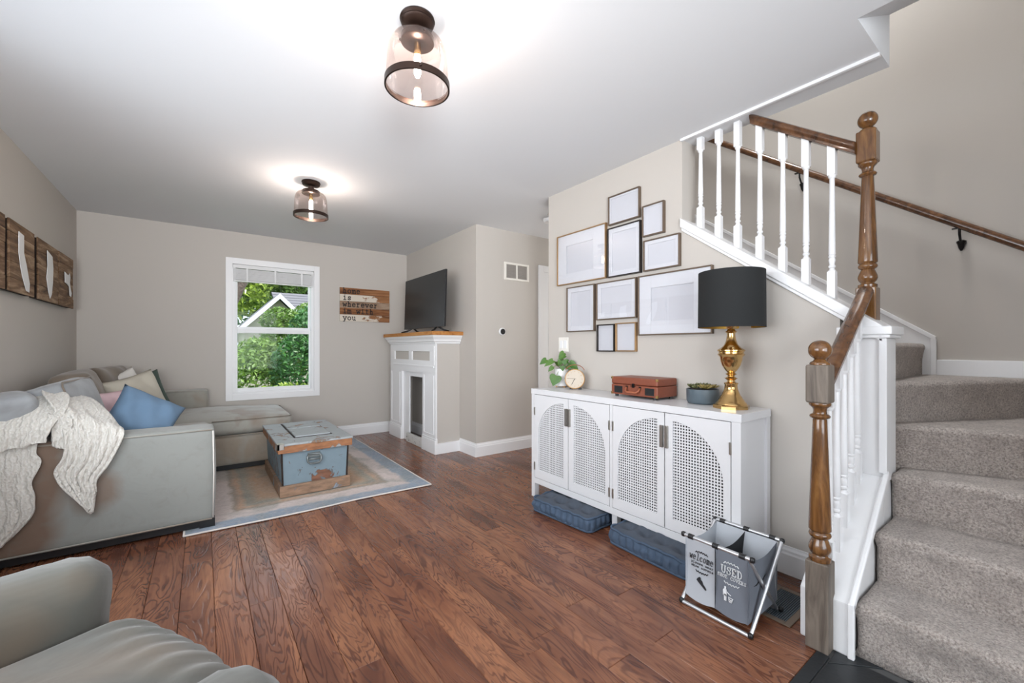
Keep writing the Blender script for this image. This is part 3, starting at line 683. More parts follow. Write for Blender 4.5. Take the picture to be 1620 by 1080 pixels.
sp = thing('switch_plate', (XR, 2.51, 1.17), 'white double switch plate on the wall behind the trailing plant', 'switch')
G().box(XR-.007, XR-.0005, 2.453, 2.568, 1.113, 1.231).build('plate', 'plate', sp, bevel=.003)
for y in (2.488, 2.533): G().box(XR-.011, XR-.006, y-.017, y+.017, 1.14, 1.205).build('rocker', 'potw', sp, bevel=.002)

# ================================================================ PICTURE FRAMES (right wall)
def frame(y0, y1, z0, z1, mat, label, mw=0, win=None, fw=.008, dp=.026):
    f = thing('picture_frame', (XR-.001, (y0+y1)/2, z0), label, 'picture frame', 'empty picture frames above the sideboard')
    x0, x1 = XR-dp, XR-.001
    G().box(x0, x1, y0, y0+fw, z0, z1).box(x0, x1, y1-fw, y1, z0, z1).box(x0, x1, y0+fw, y1-fw, z0, z0+fw).box(x0, x1, y0+fw, y1-fw, z1-fw, z1).build('frame', mat, f, bevel=.0012)
    a, b, c, d_ = y0+fw, y1-fw, z0+fw, z1-fw
    G().box(x0+.016, x0+.018, a, b, c, d_).build('paper', 'paper', f)
    if win or mw:
        u = win or (a+mw, b-mw, c+mw, d_-mw); xa, xb = x0+.009, x0+.0135
        G().box(xa, xb, a, u[0], c, d_).box(xa, xb, u[1], b, c, d_).box(xa, xb, u[0], u[1], c, u[2]).box(xa, xb, u[0], u[1], u[3], d_).build('mat_board', 'mat', f, bevel=.0012)
    G().box(x0+.004, x0+.0055, a-.001, b+.001, c-.001, d_+.001).build('glass_pane', 'picglass', f)
frame(2.047, 2.570, 1.657, 2.064, 'fgold', 'wide gold picture frame with deep white mat, far left of the picture group', win=(2.175, 2.462, 1.745, 1.968))
frame(1.754, 2.024, 2.032, 2.239, 'fbronze', 'topmost bronze picture frame on the wall', .012)
frame(1.568, 1.732, 1.887, 2.093, 'fbronze', 'small upright bronze frame at the upper right of the picture group', .006)
frame(1.746, 2.032, 1.654, 2.011, 'fdark', 'upright dark bronze frame in the middle of the picture group', .032)
frame(1.458, 1.723, 1.655, 1.860, 'fbronze', 'bronze landscape frame just above the largest frame, nearest the stair opening', .024)
frame(1.252, 1.765, 1.229, 1.629, 'fbronze', 'largest picture frame, partly behind the black lampshade', win=(1.369, 1.667, 1.322, 1.540))
frame(2.159, 2.456, 1.272, 1.630, 'fbronze', 'upright bronze frame at the lower left, above the switch plate', .036)
frame(1.781, 2.138, 1.351, 1.628, 'fbronze', 'nearly square bronze frame with narrow mat left of the largest frame', .034)
frame(1.968, 2.134, 1.118, 1.318, 'fdark', 'small black upright frame, left of the lowest pair')
frame(1.783, 1.958, 1.120, 1.322, 'fgold', 'small gold upright frame, right of the lowest pair')

# ================================================================ SIDEBOARD
sb = thing('sideboard', (2.21, 1.73, 0), 'long white sideboard with four arched cane doors under the picture frames', 'cabinet')
SX = 2.05; SB = 2.372; Y0, Y1 = .945, 2.515
G().box(SX-.002, SB, Y0-.003, Y1+.003, .79, .83).build('top', 'whitelac', sb, bevel=.002)
G().box(SX+.02, SB-.02, Y0+.012, Y0+.03, .135, .79).build('side_panel', 'whitelac', sb)
G().box(SX+.02, SB-.02, Y1-.03, Y1-.012, .135, .79).build('side_panel', 'whitelac', sb)
G().box(SX+.02, SB-.02, 1.722, 1.732, .15, .79).build('inner_divider', 'whitelac', sb)
for (a, b) in ((Y0, Y0+.045), (Y1-.037, Y1)):
    G().box(SX, SX+.045, a, b, 0, .79).build('leg', 'whitelac', sb, bevel=.0015)
    G().box(SB-.04, SB, a, b, 0, .79).build('leg', 'whitelac', sb, bevel=.0015)
for y in (1.727,): 
    for x in (SX+.05, SB-.05): G().box(x-.02, x+.02, y-.02, y+.02, 0, .11).build('leg', 'whitelac', sb, bevel=.0015)
G().box(SX, SX+.02, Y0+.045, Y1-.037, .108, .150).build('bottom_rail', 'whitelac', sb, bevel=.0015)
G().box(SX, SX+.02, 1.716, 1.7385, .15, .79).build('center_stile', 'whitelac', sb)
G().box(SX+.02, SB-.01, Y0+.03, Y1-.03, .12, .135).build('bottom_panel', 'whitelac', sb)
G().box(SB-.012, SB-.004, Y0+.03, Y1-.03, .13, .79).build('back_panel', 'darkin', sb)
G().box(SX+.0195, SX+.026, Y0+.03, Y1-.03, .152, .788).build('interior_shade_sheet', 'darkin', sb)  # dark sheet added behind the cane holes in place of interior shade
def door(yh, yi, tall=.787):
    """yh: hinge-side edge, yi: inner edge"""
    s = 1 if yi > yh else -1; W = abs(yi-yh)-.003; zb, zt = .154, tall; xf, xb = SX-.001, SX+.017
    d_ = bpy.data.objects.new('door', None); col.objects.link(d_); d_.parent = sb; d_.location = Vector((SX, (yh+yi)/2, zb))-wloc(sb)
    P = lambda u: yh+s*(.0015+u)          # u from hinge side
    o0, o1 = .035, W-.045                  # opening in u: curve on the hinge side
    ob, ot = .215, .748; zc = .47          # bottom, top, spring line of the quarter arch
    def ztop(u):
        t = (o1-u)/(o1-o0); return zc+(ot-zc)*math.sqrt(max(0, 1-t**2.0)) 
    g = G()
    def bx(u0, u1, z0, z1): g.box(xf, xb, min(P(u0),P(u1)), max(P(u0),P(u1)), z0, z1)
    bx(0, o0, zb, zt); bx(o1, W, zb, zt); bx(o0, o1, zb, ob)
    N = 26; us = [o0+(o1-o0)*(1-math.cos(PI/2*i/N)) for i in range(N+1)]
    for i in range(N):
        a, b = us[i], us[i+1]; za, zb_ = ztop(a), ztop(b)
        vs = [(x, P(u), z) for x in (xf, xb) for (u, z) in ((a, za), (b, zb_), (b, zt), (a, zt))]
        g.add(vs, [(0,1,2,3), (4,5,6,7), (0,1,5,4), (3,2,6,7)])
    fr = g.build('door_frame', 'whitelac', d_)
    # woven cane: a perforated sheet with square holes
    pc = .0158; hr = .0046; g = G(); nx = int((o1-o0)/pc)+1; nzn = int((ot-ob)/pc)+2; xc = SX+.006
    for i in range(nx):
        for j in range(nzn):
            u = o0+(i+.5)*pc; z = ob+(j+.5)*pc
            if u-pc/2 > o1 or z-pc/2 > ztop(min(u+pc/2, o1)): continue
            u0, u1 = u-pc/2, min(u+pc/2, o1+.002); z0, z1 = z-pc/2, min(z+pc/2, .765)
            q = [(u0,z0), (u1,z0), (u1,z1), (u0,z1)]; uh = min(u, o1-hr-.001)
            h_ = [(uh-hr,z-hr), (uh+hr,z-hr), (uh+hr,z+hr), (uh-hr,z+hr)]
            full = z1 < ztop(max(u0, o0+.001))-.001
            vs = [(xc, P(a), b) for a, b in q]+[(xc-.0006, P(a), b) for a, b in h_]+[(xc+.0025, P(a), b) for a, b in h_]
            g.add(vs, [(0,1,5,4), (1,2,6,5), (2,3,7,6), (3,0,4,7), (4,5,9,8), (5,6,10,9), (6,7,11,10), (7,4,8,11)])
    cn = g.build('cane_panel', 'whitelac', d_)
    yy = P(W-.012); hh = G().box(SX-.016, SX-.001, yy-.009, yy+.009, .597, .719); hh.build('handle', 'nickel', d_, bevel=.002)
    yy = P(.0)
    for z in (.24, .66): G().box(SX-.006, SX+.002, yy-.006, yy+.006, z-.03, z+.03).build('hinge', 'nickel', d_, bevel=.002)
door(2.476, 2.110); door(1.740, 2.107); door(1.715, 1.353); door(.992, 1.350)

# ================================================================ ON THE SIDEBOARD
ZT = .8305
tl = thing('table_lamp', (2.235, 1.08, ZT), 'brass urn table lamp with black drum shade on the sideboard end', 'lamp')
LX, LY = 2.235, 1.08
G().lathe([(.088,0), (.088,.016), (.080,.020)], (LX,LY,ZT), 8, phase=PI/8+.3).build('base', 'brass', tl)
prof = [(.076,.020), (.072,.030), (.066,.034), (.060,.046), (.055,.050), (.050,.062), (.045,.066), (.038,.084), (.032,.10), (.030,.122), (.034,.128), (.034,.132), (.020,.137), (.018,.146), (.032,.156), (.018,.164), (.016,.170), (.028,.178), (.017,.186), (.030,.200), (.044,.224), (.052,.250), (.054,.268), (.060,.274), (.066,.282), (.060,.287), (.060,.294), (.066,.300), (.066,.306), (.046,.318), (.032,.334), (.024,.356), (.020,.380), (.020,.392), (.028,.400), (.020,.407), (.017,.414), (.026,.424), (.027,.436), (.020,.448), (.010,.456), (.010,.47)]
G().lathe(prof, (LX,LY,ZT), 32).build('stem', 'brass', tl, smooth=True, angle=.75)
G().tube([(LX,LY,ZT+.46), (LX,LY,1.50)], .005, 8).build('rod', 'brass', tl)
G().lathe([(.014,1.30), (.018,1.34), (.03,1.38), (.03,1.40), (.018,1.43), (.001,1.435)], (LX,LY,0), 14).build('bulb', 'potw', tl, smooth=True)
so = G().lathe([(.160,1.253), (.158,1.545)], (LX,LY,0), 48, cap=False).build('lamp_shade', 'shade', tl, smooth=True)
si = G().lathe([(.1585,1.254), (.1565,1.544)], (LX,LY,0), 48, cap=False).build('shade_lining', 'brassin', tl, smooth=True)
g = G()
for a in range(3): 
    th_ = a*2*PI/3; g.tube([(LX,LY,1.497), (LX+.156*math.cos(th_), LY+.156*math.sin(th_), 1.52)], .002, 6)
g.build('spider', 'brass', tl)
# record player in suitcase
rp = thing('suitcase_record_player', (2.27, 1.655, ZT), 'red-brown suitcase record player with carry handle on the sideboard', 'record player')
RX0, RX1, RY0, RY1 = 2.168, 2.384, 1.478, 1.826; za, zb_, zc_ = .845, .9, .957
G().box(RX0, RX1-.01, RY0, RY1, za, .911).build('lower_case', 'leather2', rp, bevel=.006, bseg=3)
G().box(RX0, RX1-.01, RY0, RY1, .913, .958).build('lid', 'leather2', rp, bevel=.008, bseg=3)
for (a, b) in ((1.50, 1.565), (1.735, 1.80)):
    sp_ = G().box(RX0-.0015, RX0+.001, a, b, .856, .9).build('speaker_grille', 'black', rp, bevel=.001)
for y in (1.6, 1.70): G().box(RX0-.005, RX0, y-.008, y+.008, .888, .906).build('handle_mount', 'blackmetal', rp, bevel=.002)
G().tube([(RX0-.005,1.60,.896), (RX0-.018,1.603,.876), (RX0-.022,1.615,.868), (RX0-.022,1.685,.868), (RX0-.018,1.697,.876), (RX0-.005,1.70,.896)], .0065, 8).build('handle', 'leather', rp, smooth=True)
G().box(RX0-.006, RX0, 1.642, 1.658, .896, .922).box(RX0-.008, RX0-.004, 1.630, 1.670, .903, .907).build('latch', 'blackmetal', rp, bevel=.001)
for y in (RY0, RY1):
    s_ = 1 if y == RY0 else -1
    for z in (.848, .946): G().box(RX0-.0015, RX0+.012, min(y-.0015*s_, y+.014*s_), max(y-.0015*s_, y+.014*s_), z-.004, z+.0135).build('corner_guard', 'brass', rp, bevel=.003)
for x in (RX0+.02, RX1-.03):
    for y in (RY0+.03, RY1-.03): G().lathe([(.011,0), (.012,.015)], (x,y,ZT), 12).build('rubber_foot', 'black', rp)
# succulent bowl
su = thing('succulent_bowl', (2.31, 1.27, ZT), 'slate grey round bowl planted with small succulents beside the brass lamp', 'plant')
G().lathe([(.070,0), (.078,.004), (.084,.015), (.086,.066), (.086,.082), (.080,.082), (.080,.070)], (2.295,1.27,ZT), 32, cap=False).build('bowl', 'pot', su, smooth=True, angle=.9)
G().lathe([(.001,.0), (.078,.002)], (2.295,1.27,ZT), 24, cap=False).build('bowl_base', 'pot', su)
G().lathe([(.001,.080), (.081,.076)], (2.295,1.27,ZT), 24, cap=False).build('soil', 'soil', su)
def rosette(cx, cy, cz, r, n, mat, rise_=.9):
    g = G()
    for k in range(n):
        a = k*2.4; t = k/n; el = rise_*(1-t*.75); L = r*(.55+.45*t); d_ = Vector((math.cos(a)*math.cos(el), math.sin(a)*math.cos(el), math.sin(el)))
        p = Vector((cx,cy,cz)); g.tube([p, p+d_*L*.5, p+d_*L*.85+Vector((0,0,.002)), p+d_*L], [.003,.0058,.0036,.0006], 5)
    g.build('succulent', mat, su, smooth=True)
for (dx, dy, r_, m_, n_) in ((-.03,.045,.042,'succ',14), (.0,.0,.055,'succ',16), (-.035,-.035,.045,'succ2',16), (.03,.03,.04,'succ',12), (.02,-.045,.042,'succ2',12), (-.05,.01,.03,'succ',10)):
    rosette(2.295+dx, 1.27+dy, ZT+.088, r_*1.1, n_, m_)
# plant
pp = thing('potted_pothos', (2.31, 2.455, ZT), 'small trailing plant with heart-shaped leaves in a white pot on the sideboard', 'plant')
PX, PY = 2.31, 2.455
G().lathe([(.046,.012), (.050,.018), (.054,.13), (.054,.148), (.049,.148), (.047,.135)], (PX,PY,ZT), 28, cap=False).build('pot', 'potw', pp, smooth=True, angle=.9)
G().lathe([(.001,.012), (.046,.012)], (PX,PY,ZT), 20, cap=False).build('pot_base', 'potw', pp)
g = G()
for k in range(3):
    a = k*2*PI/3+.4; g.tube([(PX+.04*math.cos(a), PY+.04*math.sin(a), ZT+.0), (PX+.035*math.cos(a), PY+.035*math.sin(a), ZT+.02)], .006, 6)
g.lathe([(.044,.010), (.046,.013)], (PX,PY,ZT), 20).build('wooden_stand', 'cwood', pp)
G().lathe([(.001,.136), (.0475,.135)], (PX,PY,ZT), 20, cap=False).build('soil', 'soil', pp)
def leaf(tip_dir, up, base, L, W, name='leaf', fold=.25):
    d_ = Vector(tip_dir).normalized(); u = Vector(up); u = (u-d_*u.dot(d_)).normalized(); s = d_.cross(u)
    out = [(0,0), (-.10,.22), (-.06,.42), (.15,.52), (.42,.46), (.70,.26), (1.0,0)]
    c_ = [(0,0), (.0,0), (.06,0), (.2,0), (.45,0), (.72,0), (1.0,0)]; vs = []; 
    for sg_ in (1, -1):
        for (a, b), (c1, _) in zip(out, c_):
            z = abs(b)*fold*W - (a*a)*.12*L
            vs.append(Vector(base)+d_*a*L+s*b*W*sg_+u*z)
    mid = [Vector(base)+d_*c1*L-u*(c1*c1)*.12*L for c1, _ in c_]; o = len(vs); vs += mid; fs = []
    for i_ in range(6): fs.append((i_, i_+1, o+i_+1, o+i_)); fs.append((7+i_, o+i_, o+i_+1, 7+i_+1))
    vs2 = [v+u*.0008 for v in vs]; n = len(vs)
    return G().add(vs, fs).build(name, 'leaf', pp, smooth=True)
soilp = Vector((PX, PY, ZT+.14))
view = Vector((-.68,-.73,.05))
# (y offset, z, x offset): leaf base positions around the pot, tip direction
RT = Vector((.8039,-.5948,0))
def pos(a, b, dpt=0): return Vector((PX,PY,ZT+.06))+RT*a+Vector((0,0,b))-Vector((.59,.80,0))*dpt
leaves = [(-.125,.16,.05, (-.7,-.45), .065,.048), (-.075,.155,.06, (-.9,-.6), .085,.045), (-.075,.105,.06, (-.7,-.7), .055,.036), (-.048,.035,.07, (-.35,-1), .085,.095),
          (.018,.215,.02, (-.9,-.75), .06,.05), (.05,.145,.03, (-.9,.15), .05,.035), (.062,.135,.04, (.9,-.65), .085,.060), (.028,.19,.03, (-.9,-.35), .07,.030),
          (-.01,.125,.05, (-.4,.6), .045,.045), (.01,.13,.06, (.5,.6), .045,.045), (.0,.11,.06, (.1,-1), .04,.04), (.035,.11,.05, (.6,-.5), .045,.035), (-.02,.12,.0, (-.8,.5), .045,.04), (.0,.14,-.02, (.2,.9), .045,.04)]
g = G()
for (a, b, dd, (tx, tz), L, W_) in leaves:
    p = pos(a, b, dd); tip = RT*tx+Vector((0,0,tz))+Vector((-.1,-.1,0)); leaf(tip, view+Vector((0,0,.35)), p, L, W_)
    g.tube([soilp, soilp.lerp(p, .5)+Vector((0,0,.022)), p], .0018, 5)
g.build('stem', 'stem', pp, smooth=True)
# clock
ck = thing('table_clock', (2.285, 2.265, ZT), 'round wooden desk clock with pale face and leather strap loop beside the plant', 'clock')
cm = Matrix.Translation((2.285, 2.265, ZT+.078)) @ Matrix.Rotation(math.radians(38-90), 4, 'Z') @ Matrix.Rotation(math.radians(-8), 4, 'X') @ Matrix.Rotation(PI/2, 4, 'X')
cm = Matrix.Translation((2.27, 2.265, ZT+.0775)) @ Matrix.Rotation(math.radians(-48), 4, 'Z') @ Matrix.Rotation(math.radians(-9), 4, 'X') @ Matrix.Rotation(PI/2, 4, 'X')
G().lathe([(.066,-.022), (.074,-.016), (.0765,.0), (.074,.017), (.070,.019), (.069,.014)], seg=36, mx=cm).build('case', 'cwood', ck, smooth=True, angle=.9)
G().lathe([(.0695,.0145), (.001,.0150)], seg=36, mx=cm, cap=False).build('dial', 'clockface', ck)
g = G()
for k in range(12):
    a = k*PI/6; r0 = .052; r1 = .060
    g.tube([cm @ Vector((r0*math.cos(a), r0*math.sin(a), .0158)), cm @ Vector((r1*math.cos(a), r1*math.sin(a), .0158))], .0012, 4)
g.build('hour_marks', 'cwood', ck)
G().tube([cm @ Vector((0,0,.017)), cm @ Vector((-.022,-.042,.017))], .0016, 5).tube([cm @ Vector((.01,0,.0175)), cm @ Vector((-.055,.003,.0175))], .0009, 5).build('hands', 'fdark', ck)
loop = [cm @ Vector((.075*math.cos(a)*1.0, .062+.045*math.sin(a) if False else .05+.06*math.sin(a), -.004)) for a in [PI*.10+PI*.8*i/10 for i in range(11)]]
G().tube(loop, .0055, 8, flat=.5).build('strap', 'leather', ck, smooth=True)
G().box(-.045, -.02, -.012, .012, 0, .012, Matrix.Translation((2.275,2.262,ZT)) @ Matrix.Rotation(math.radians(-48),4,'Z')).box(.02, .045, -.012, .012, 0, .012, Matrix.Translation((2.275,2.262,ZT)) @ Matrix.Rotation(math.radians(-48),4,'Z')).build('foot', 'black', ck)

# ================================================================ FLOOR CUSHIONS
def floor_cushion(cx, cy, rot, label, L=.50, W=.42, H=.094, seed=1):
    t = thing('floor_cushion', (cx,cy,0), label, 'cushion', 'tufted floor cushions under the sideboard')
    mx = Matrix.Translation((cx,cy,0)) @ Matrix.Rotation(rot, 4, 'Z')
    def outline(a):   # rounded rectangle by arc length, a in 0..1
        r = .035; sx_, sy_ = W/2-r, L/2-r; q = PI*r/2; per = 4*(sx_+sy_)+4*q; d_ = (a % 1)*per
        for (cx_, cy_, a0, dx, dy, ln) in ((sx_,sy_,0,0,1,2*sy_), (-sx_,sy_,PI/2,-1,0,2*sx_), (-sx_,-sy_,PI,0,-1,2*sy_), (sx_,-sy_,1.5*PI,1,0,2*sx_)):
            if d_ < ln: return cx_+r*math.cos(a0)-dx*(ln-d_), cy_+r*math.sin(a0)-dy*(ln-d_)
            d_ -= ln
            if d_ < q: return cx_+r*math.cos(a0+d_/r), cy_+r*math.sin(a0+d_/r)
            d_ -= q
        return sx_+r, -sy_
    def side(u, v):
        x, y = outline(u); b = .017*abs(math.sin(u*PI*38+nz((u*9,seed,0))))**.7; bulge = math.sin(PI*v)**.7*(.004+b)+nz((x*12,y*12,v*4),1,seed)*.008; n = Vector((x/W, y/L, 0)).normalized()
        z = H*(.06+v*.88)+nz((x*6,y*6,v), 1, seed)*.008; return mx @ Vector((x+n.x*bulge, y+n.y*bulge, z))
    G().grid(side, 304, 9, True).build('boxing', 'denim', t, smooth=True)
    def top(u, v, zz=1):
        x, y = outline(u); k = v; X_, Y_ = x*k, y*k
        dim = 0
        for gx in (-.12, 0, .12):
            for gy in (-.17, -.06, .06, .17):
                dd = math.hypot(X_-gx, Y_-gy); dim -= .042*math.exp(-(dd/.038)**2)
        z = H*.94+.022*(1-k**5)+dim*.9*(1 if k < .97 else 0)+nz((X_*7,Y_*7,0), 1, seed)*.012*(1-k**6); return mx @ Vector((X_, Y_, z))
    G().grid(lambda u, v: top(u, v), 120, 34, True).build('tufted_top', 'denimtop', t, smooth=True)
    G().grid(lambda u, v: mx @ Vector((outline(u)[0]*v, outline(u)[1]*v, .004)), 60, 3, True).build('underside', 'denim', t)
    for z in (.06, .94):
        pts = []
        for i_ in range(97):
            x, y = outline(i_/96); n = Vector((x/W, y/L, 0)).normalized(); pts.append(mx @ Vector((x+n.x*.006, y+n.y*.006, max(.010, H*z+.003*math.sin(i_*1.3)+nz((x*14,y*14,z),1,seed)*.008))))
        G().tube(pts, .0075, 6, cap=False).build('rolled_edge', 'denim', t, smooth=True)
floor_cushion(2.10, 2.045, math.radians(4), 'blue tufted floor cushion under the far half of the sideboard', seed=1)
floor_cushion(2.125, 1.375, math.radians(-2), 'blue tufted floor cushion under the near half of the sideboard', seed=5, H=.096)

# ================================================================ SHOE COVER HAMPER
def cyl(g, a, b, r, n=10): g.tube([a, b], r, n); return g
hp = thing('folding_hamper', (1.88, .91, 0), 'two-compartment grey folding hamper on an aluminium X-frame by the sideboard end', 'hamper')
HX0, HX1, HY0, HY1, HZ = 1.742, 2.018, .775, 1.045, .305
rr = .0085
for (xa, xb) in ((HX0-.008, HX1+.012), (HX1, HX0+.008)):   # a leg frame: bottom bar, two legs, top bar
    g = G()
    cyl(g, (xa, HY0-.012, rr), (xa, HY1+.012, rr), rr); cyl(g, (xb, HY0-.012, HZ), (xb, HY1+.012, HZ), rr)
    ya, yb = (HY0-.012, HY1+.012) if xa < xb else (HY0+.006, HY1-.006)
    cyl(g, (xa, ya, rr), (xb, ya, HZ), rr); cyl(g, (xa, yb, rr), (xb, yb, HZ), rr)
    g.build('leg_frame', 'alu', hp, smooth=True, angle=.8)
    g = G()
    for y in (HY0-.012, HY1+.012):
        g.lathe([(.001,-.012), (.010,-.008), (.011,.0), (.010,.008), (.001,.012)], (xa,y,.012), 10); g.lathe([(.001,-.012), (.010,-.008), (.011,.0), (.010,.008), (.001,.012)], (xb,y,HZ), 10)
    g.build('corner_cap', 'black', hp, smooth=True)
    for y in (HY0+.025, (HY0+HY1)/2, HY1-.025): cyl(G(), (xb, y-.012, HZ), (xb, y+.012, HZ), .0115).build('fabric_loop', 'black', hp, smooth=True, angle=.8)
ym = (HY0+HY1)/2
def sheet(name, pts_fn, mat, nu=10, nv=10): return G().grid(pts_fn, nu, nv).build(name, mat, hp, smooth=True)
zb0 = .045
def frontp(y0, y1): return lambda u, v: Vector((HX0+.002+.016*math.sin(PI*v)*.6+nz((u*3,v*3,y0), 1, 2)*.004, y0+(y1-y0)*u, zb0+(HZ-.004-zb0)*v-.012*math.sin(PI*u)*(1-v)))
sheet('front_panel', frontp(ym, HY1), 'greylight'); sheet('front_panel', frontp(HY0, ym), 'greydark')
sheet('back_panel', lambda u, v: Vector((HX1-.002-.02*math.sin(PI*v)+nz((u*3,v*3,9))*.004, HY0+(HY1-HY0)*u, zb0+(HZ-.004-zb0)*v)), 'greylight')
def sidep(y, s): return lambda u, v: Vector((HX0+(HX1-HX0)*u, y+s*.012*math.sin(PI*v)*math.sin(PI*u), zb0+(HZ-.004-zb0)*v-(.028*math.sin(PI*u))*v))
sheet('side_panel', sidep(HY0+.002, 1), 'greydark'); sheet('side_panel', sidep(HY1-.002, -1), 'greylight')
sheet('divider', sidep(ym, 1), 'blackcan')
G().box(HX0+.004, HX1-.004, HY0+.003, HY1-.003, zb0-.004, zb0).build('base_panel', 'greydark', hp)
g = G().grid(lambda u, v: Vector((HX0+.02+(HX1-HX0-.04)*u, HY0+.01+(ym-HY0-.02)*v, .17+nz((u*5,v*5,3))*.05)), 10, 10); g.build('black_liner', 'blackcan', hp, smooth=True)
# stroke lettering
ST = {
 'h': [[(.15,1),(.28,1),(.28,0)], [(.12,0),(.44,0)], [(.28,.5),(.45,.65),(.68,.6),(.72,.45),(.72,0)], [(.58,0),(.88,0)]],
 'o': [[(.5,.66),(.25,.58),(.15,.33),(.25,.08),(.5,0),(.75,.08),(.85,.33),(.75,.58),(.5,.66)]],
 'm': [[(.02,.64),(.15,.64),(.15,0)], [(.02,0),(.28,0)], [(.15,.5),(.3,.66),(.45,.6),(.5,.4),(.5,0)], [(.40,0),(.60,0)], [(.5,.5),(.66,.66),(.82,.6),(.86,.4),(.86,0)], [(.76,0),(.99,0)]],
 'e': [[(.17,.36),(.84,.36),(.76,.58),(.5,.66),(.25,.58),(.15,.33),(.25,.08),(.5,0),(.82,.1)]],
 'i': [[(.28,.64),(.5,.64),(.5,0)], [(.22,0),(.8,0)], [(.46,.86),(.54,.92)]],
 's': [[(.78,.46),(.76,.64)], [(.76,.56),(.5,.66),(.25,.56),(.3,.38),(.68,.28),(.78,.12),(.5,0),(.22,.1)], [(.2,.2),(.22,.02)]],
 'w': [[(.0,.64),(.24,.64)], [(.1,.64),(.28,0),(.5,.5),(.72,0),(.9,.64)], [(.78,.64),(1,.64)]],
 'r': [[(.15,.64),(.35,.64),(.35,0)], [(.15,0),(.6,0)], [(.35,.42),(.55,.62),(.82,.6)]],
 'v': [[(.05,.64),(.35,.64)], [(.15,.64),(.5,0),(.85,.64)], [(.65,.64),(.95,.64)]],
 't': [[(.42,.9),(.42,.12),(.58,0),(.8,.08)], [(.2,.64),(.78,.64)]],
 'y': [[(.05,.64),(.35,.64)], [(.18,.64),(.52,.0)], [(.84,.64),(.42,-.24),(.15,-.24)], [(.68,.64),(.97,.64)]],
 'u': [[(.08,.64),(.24,.64),(.24,.15),(.42,0),(.74,.14)], [(.58,.64),(.74,.64),(.74,0),(.92,0)]],
 'c': [[(.8,.5),(.5,.66),(.22,.55),(.15,.33),(.25,.08),(.5,0),(.82,.1)]],
 'l': [[(.3,1),(.5,1),(.5,0)], [(.25,0),(.78,0)]],
 'p': [[(.1,.64),(.25,.64),(.25,-.24)], [(.25,.5),(.5,.66),(.8,.5),(.8,.15),(.5,0),(.25,.15)]],
 'a': [[(.2,.58),(.5,.66),(.72,.55),(.72,.1),(.88,0)], [(.72,.38),(.35,.36),(.2,.18),(.38,0),(.72,.15)]],
 'U': [[(.02,1),(.34,1)], [(.17,1),(.17,.25),(.35,0),(.62,0),(.78,.25),(.78,1)], [(.66,1),(.92,1)]],
 'S': [[(.8,.7),(.8,.98)], [(.8,.84),(.55,1),(.25,.9),(.2,.7),(.45,.54),(.7,.42),(.82,.22),(.6,.02),(.35,0),(.17,.16)], [(.16,.02),(.16,.3)]],
 'E': [[(.05,1),(.8,1),(.8,.8)], [(.22,1),(.22,0)], [(.22,.52),(.6,.52),(.6,.62),(.6,.42)], [(.05,0),(.84,0),(.84,.22)]],
 'D': [[(.05,1),(.5,1),(.8,.8),(.88,.5),(.8,.2),(.5,0),(.05,0)], [(.22,1),(.22,0)]],
 'H': [[(.05,1),(.38,1)], [(.2,1),(.2,0)], [(.05,0),(.38,0)], [(.2,.5),(.78,.5)], [(.62,1),(.94,1)], [(.78,1),(.78,0)], [(.62,0),(.94,0)]],
 'O': [[(.5,1),(.22,.85),(.12,.5),(.22,.15),(.5,0),(.78,.15),(.88,.5),(.78,.85),(.5,1)]],
 'C': [[(.82,.72),(.82,.95)], [(.82,.84),(.55,1),(.24,.85),(.13,.5),(.24,.15),(.55,0),(.86,.16)]],
 'V': [[(.0,1),(.32,1)], [(.15,1),(.5,0),(.85,1)], [(.68,1),(1,1)]],
 'R': [[(.05,1),(.55,1),(.78,.86),(.76,.62),(.5,.52),(.22,.52)], [(.22,1),(.22,0)], [(.05,0),(.4,0)], [(.5,.52),(.78,0),(.95,0)]],
 ' ': []}
def strokes(g, polys, org, rt, up, nr, wd, th_=.0012):
    for pl_ in polys:
        P_ = [Vector(org)+rt*a+up*b for a, b in pl_]
        for a, b in zip(P_[:-1], P_[1:]):
            t = (b-a); L = t.length
            if L < 1e-6: continue
            t /= L; s_ = t.cross(nr)*wd/2; a2 = a-t*wd*.35; b2 = b+t*wd*.35
            lo = [a2-s_, a2+s_, b2+s_, b2-s_]; hi = [p+nr*th_ for p in lo]
            g.add(lo+hi, [(0,1,2,3), (4,5,6,7), (0,1,5,4), (1,2,6,5), (2,3,7,6), (3,0,4,7)])
def text(g, s, org, rt, up, nr, h, adv, wd, skew=0, th_=.0012):
    org = Vector(org)
    for ch in s:
        strokes(g, [[(x*adv*.92+skew*y*h, y*h) for x, y in pl_] for pl_ in ST[ch]], org, rt, up, nr, wd, th_); org = org+rt*adv
# hamper print; right of the face runs towards -y
rt = Vector((0,-1,0)); up = Vector((0,0,1)); nr = Vector((-1,0,0)); fx = HX0-.004
def at_(y, z): 
    v = (z-zb0)/(HZ-zb0); return Vector((HX0+.0005+.0096*math.sin(PI*v)-.0035, y, z))
def wavy(y0, y1, z, amp, n, side_): 
    return [[(0+(y0-y1)*i/n, (amp if i % 2 else 0)+side_*.004*math.sin(PI*i/n)) for i in range(n+1)]]
g = G(); text(g, 'welcome', at_(1.028,.213), rt, up, nr, .030, .0155, .0022, .12); 
text(g, 'please wear', at_(1.020,.196), rt, up, nr, .0105, .0092, .0013); text(g, 'shoe covers', at_(1.020,.181), rt, up, nr, .0105, .0092, .0013)
strokes(g, wavy(1.0,.945,0,.006,10,1), at_(.998,.247), rt, up, nr, .003); strokes(g, wavy(1.0,.945,0,-.006,10,-1), at_(.998,.170), rt, up, nr, .003)
g.build('black_lettering', 'ink', hp)
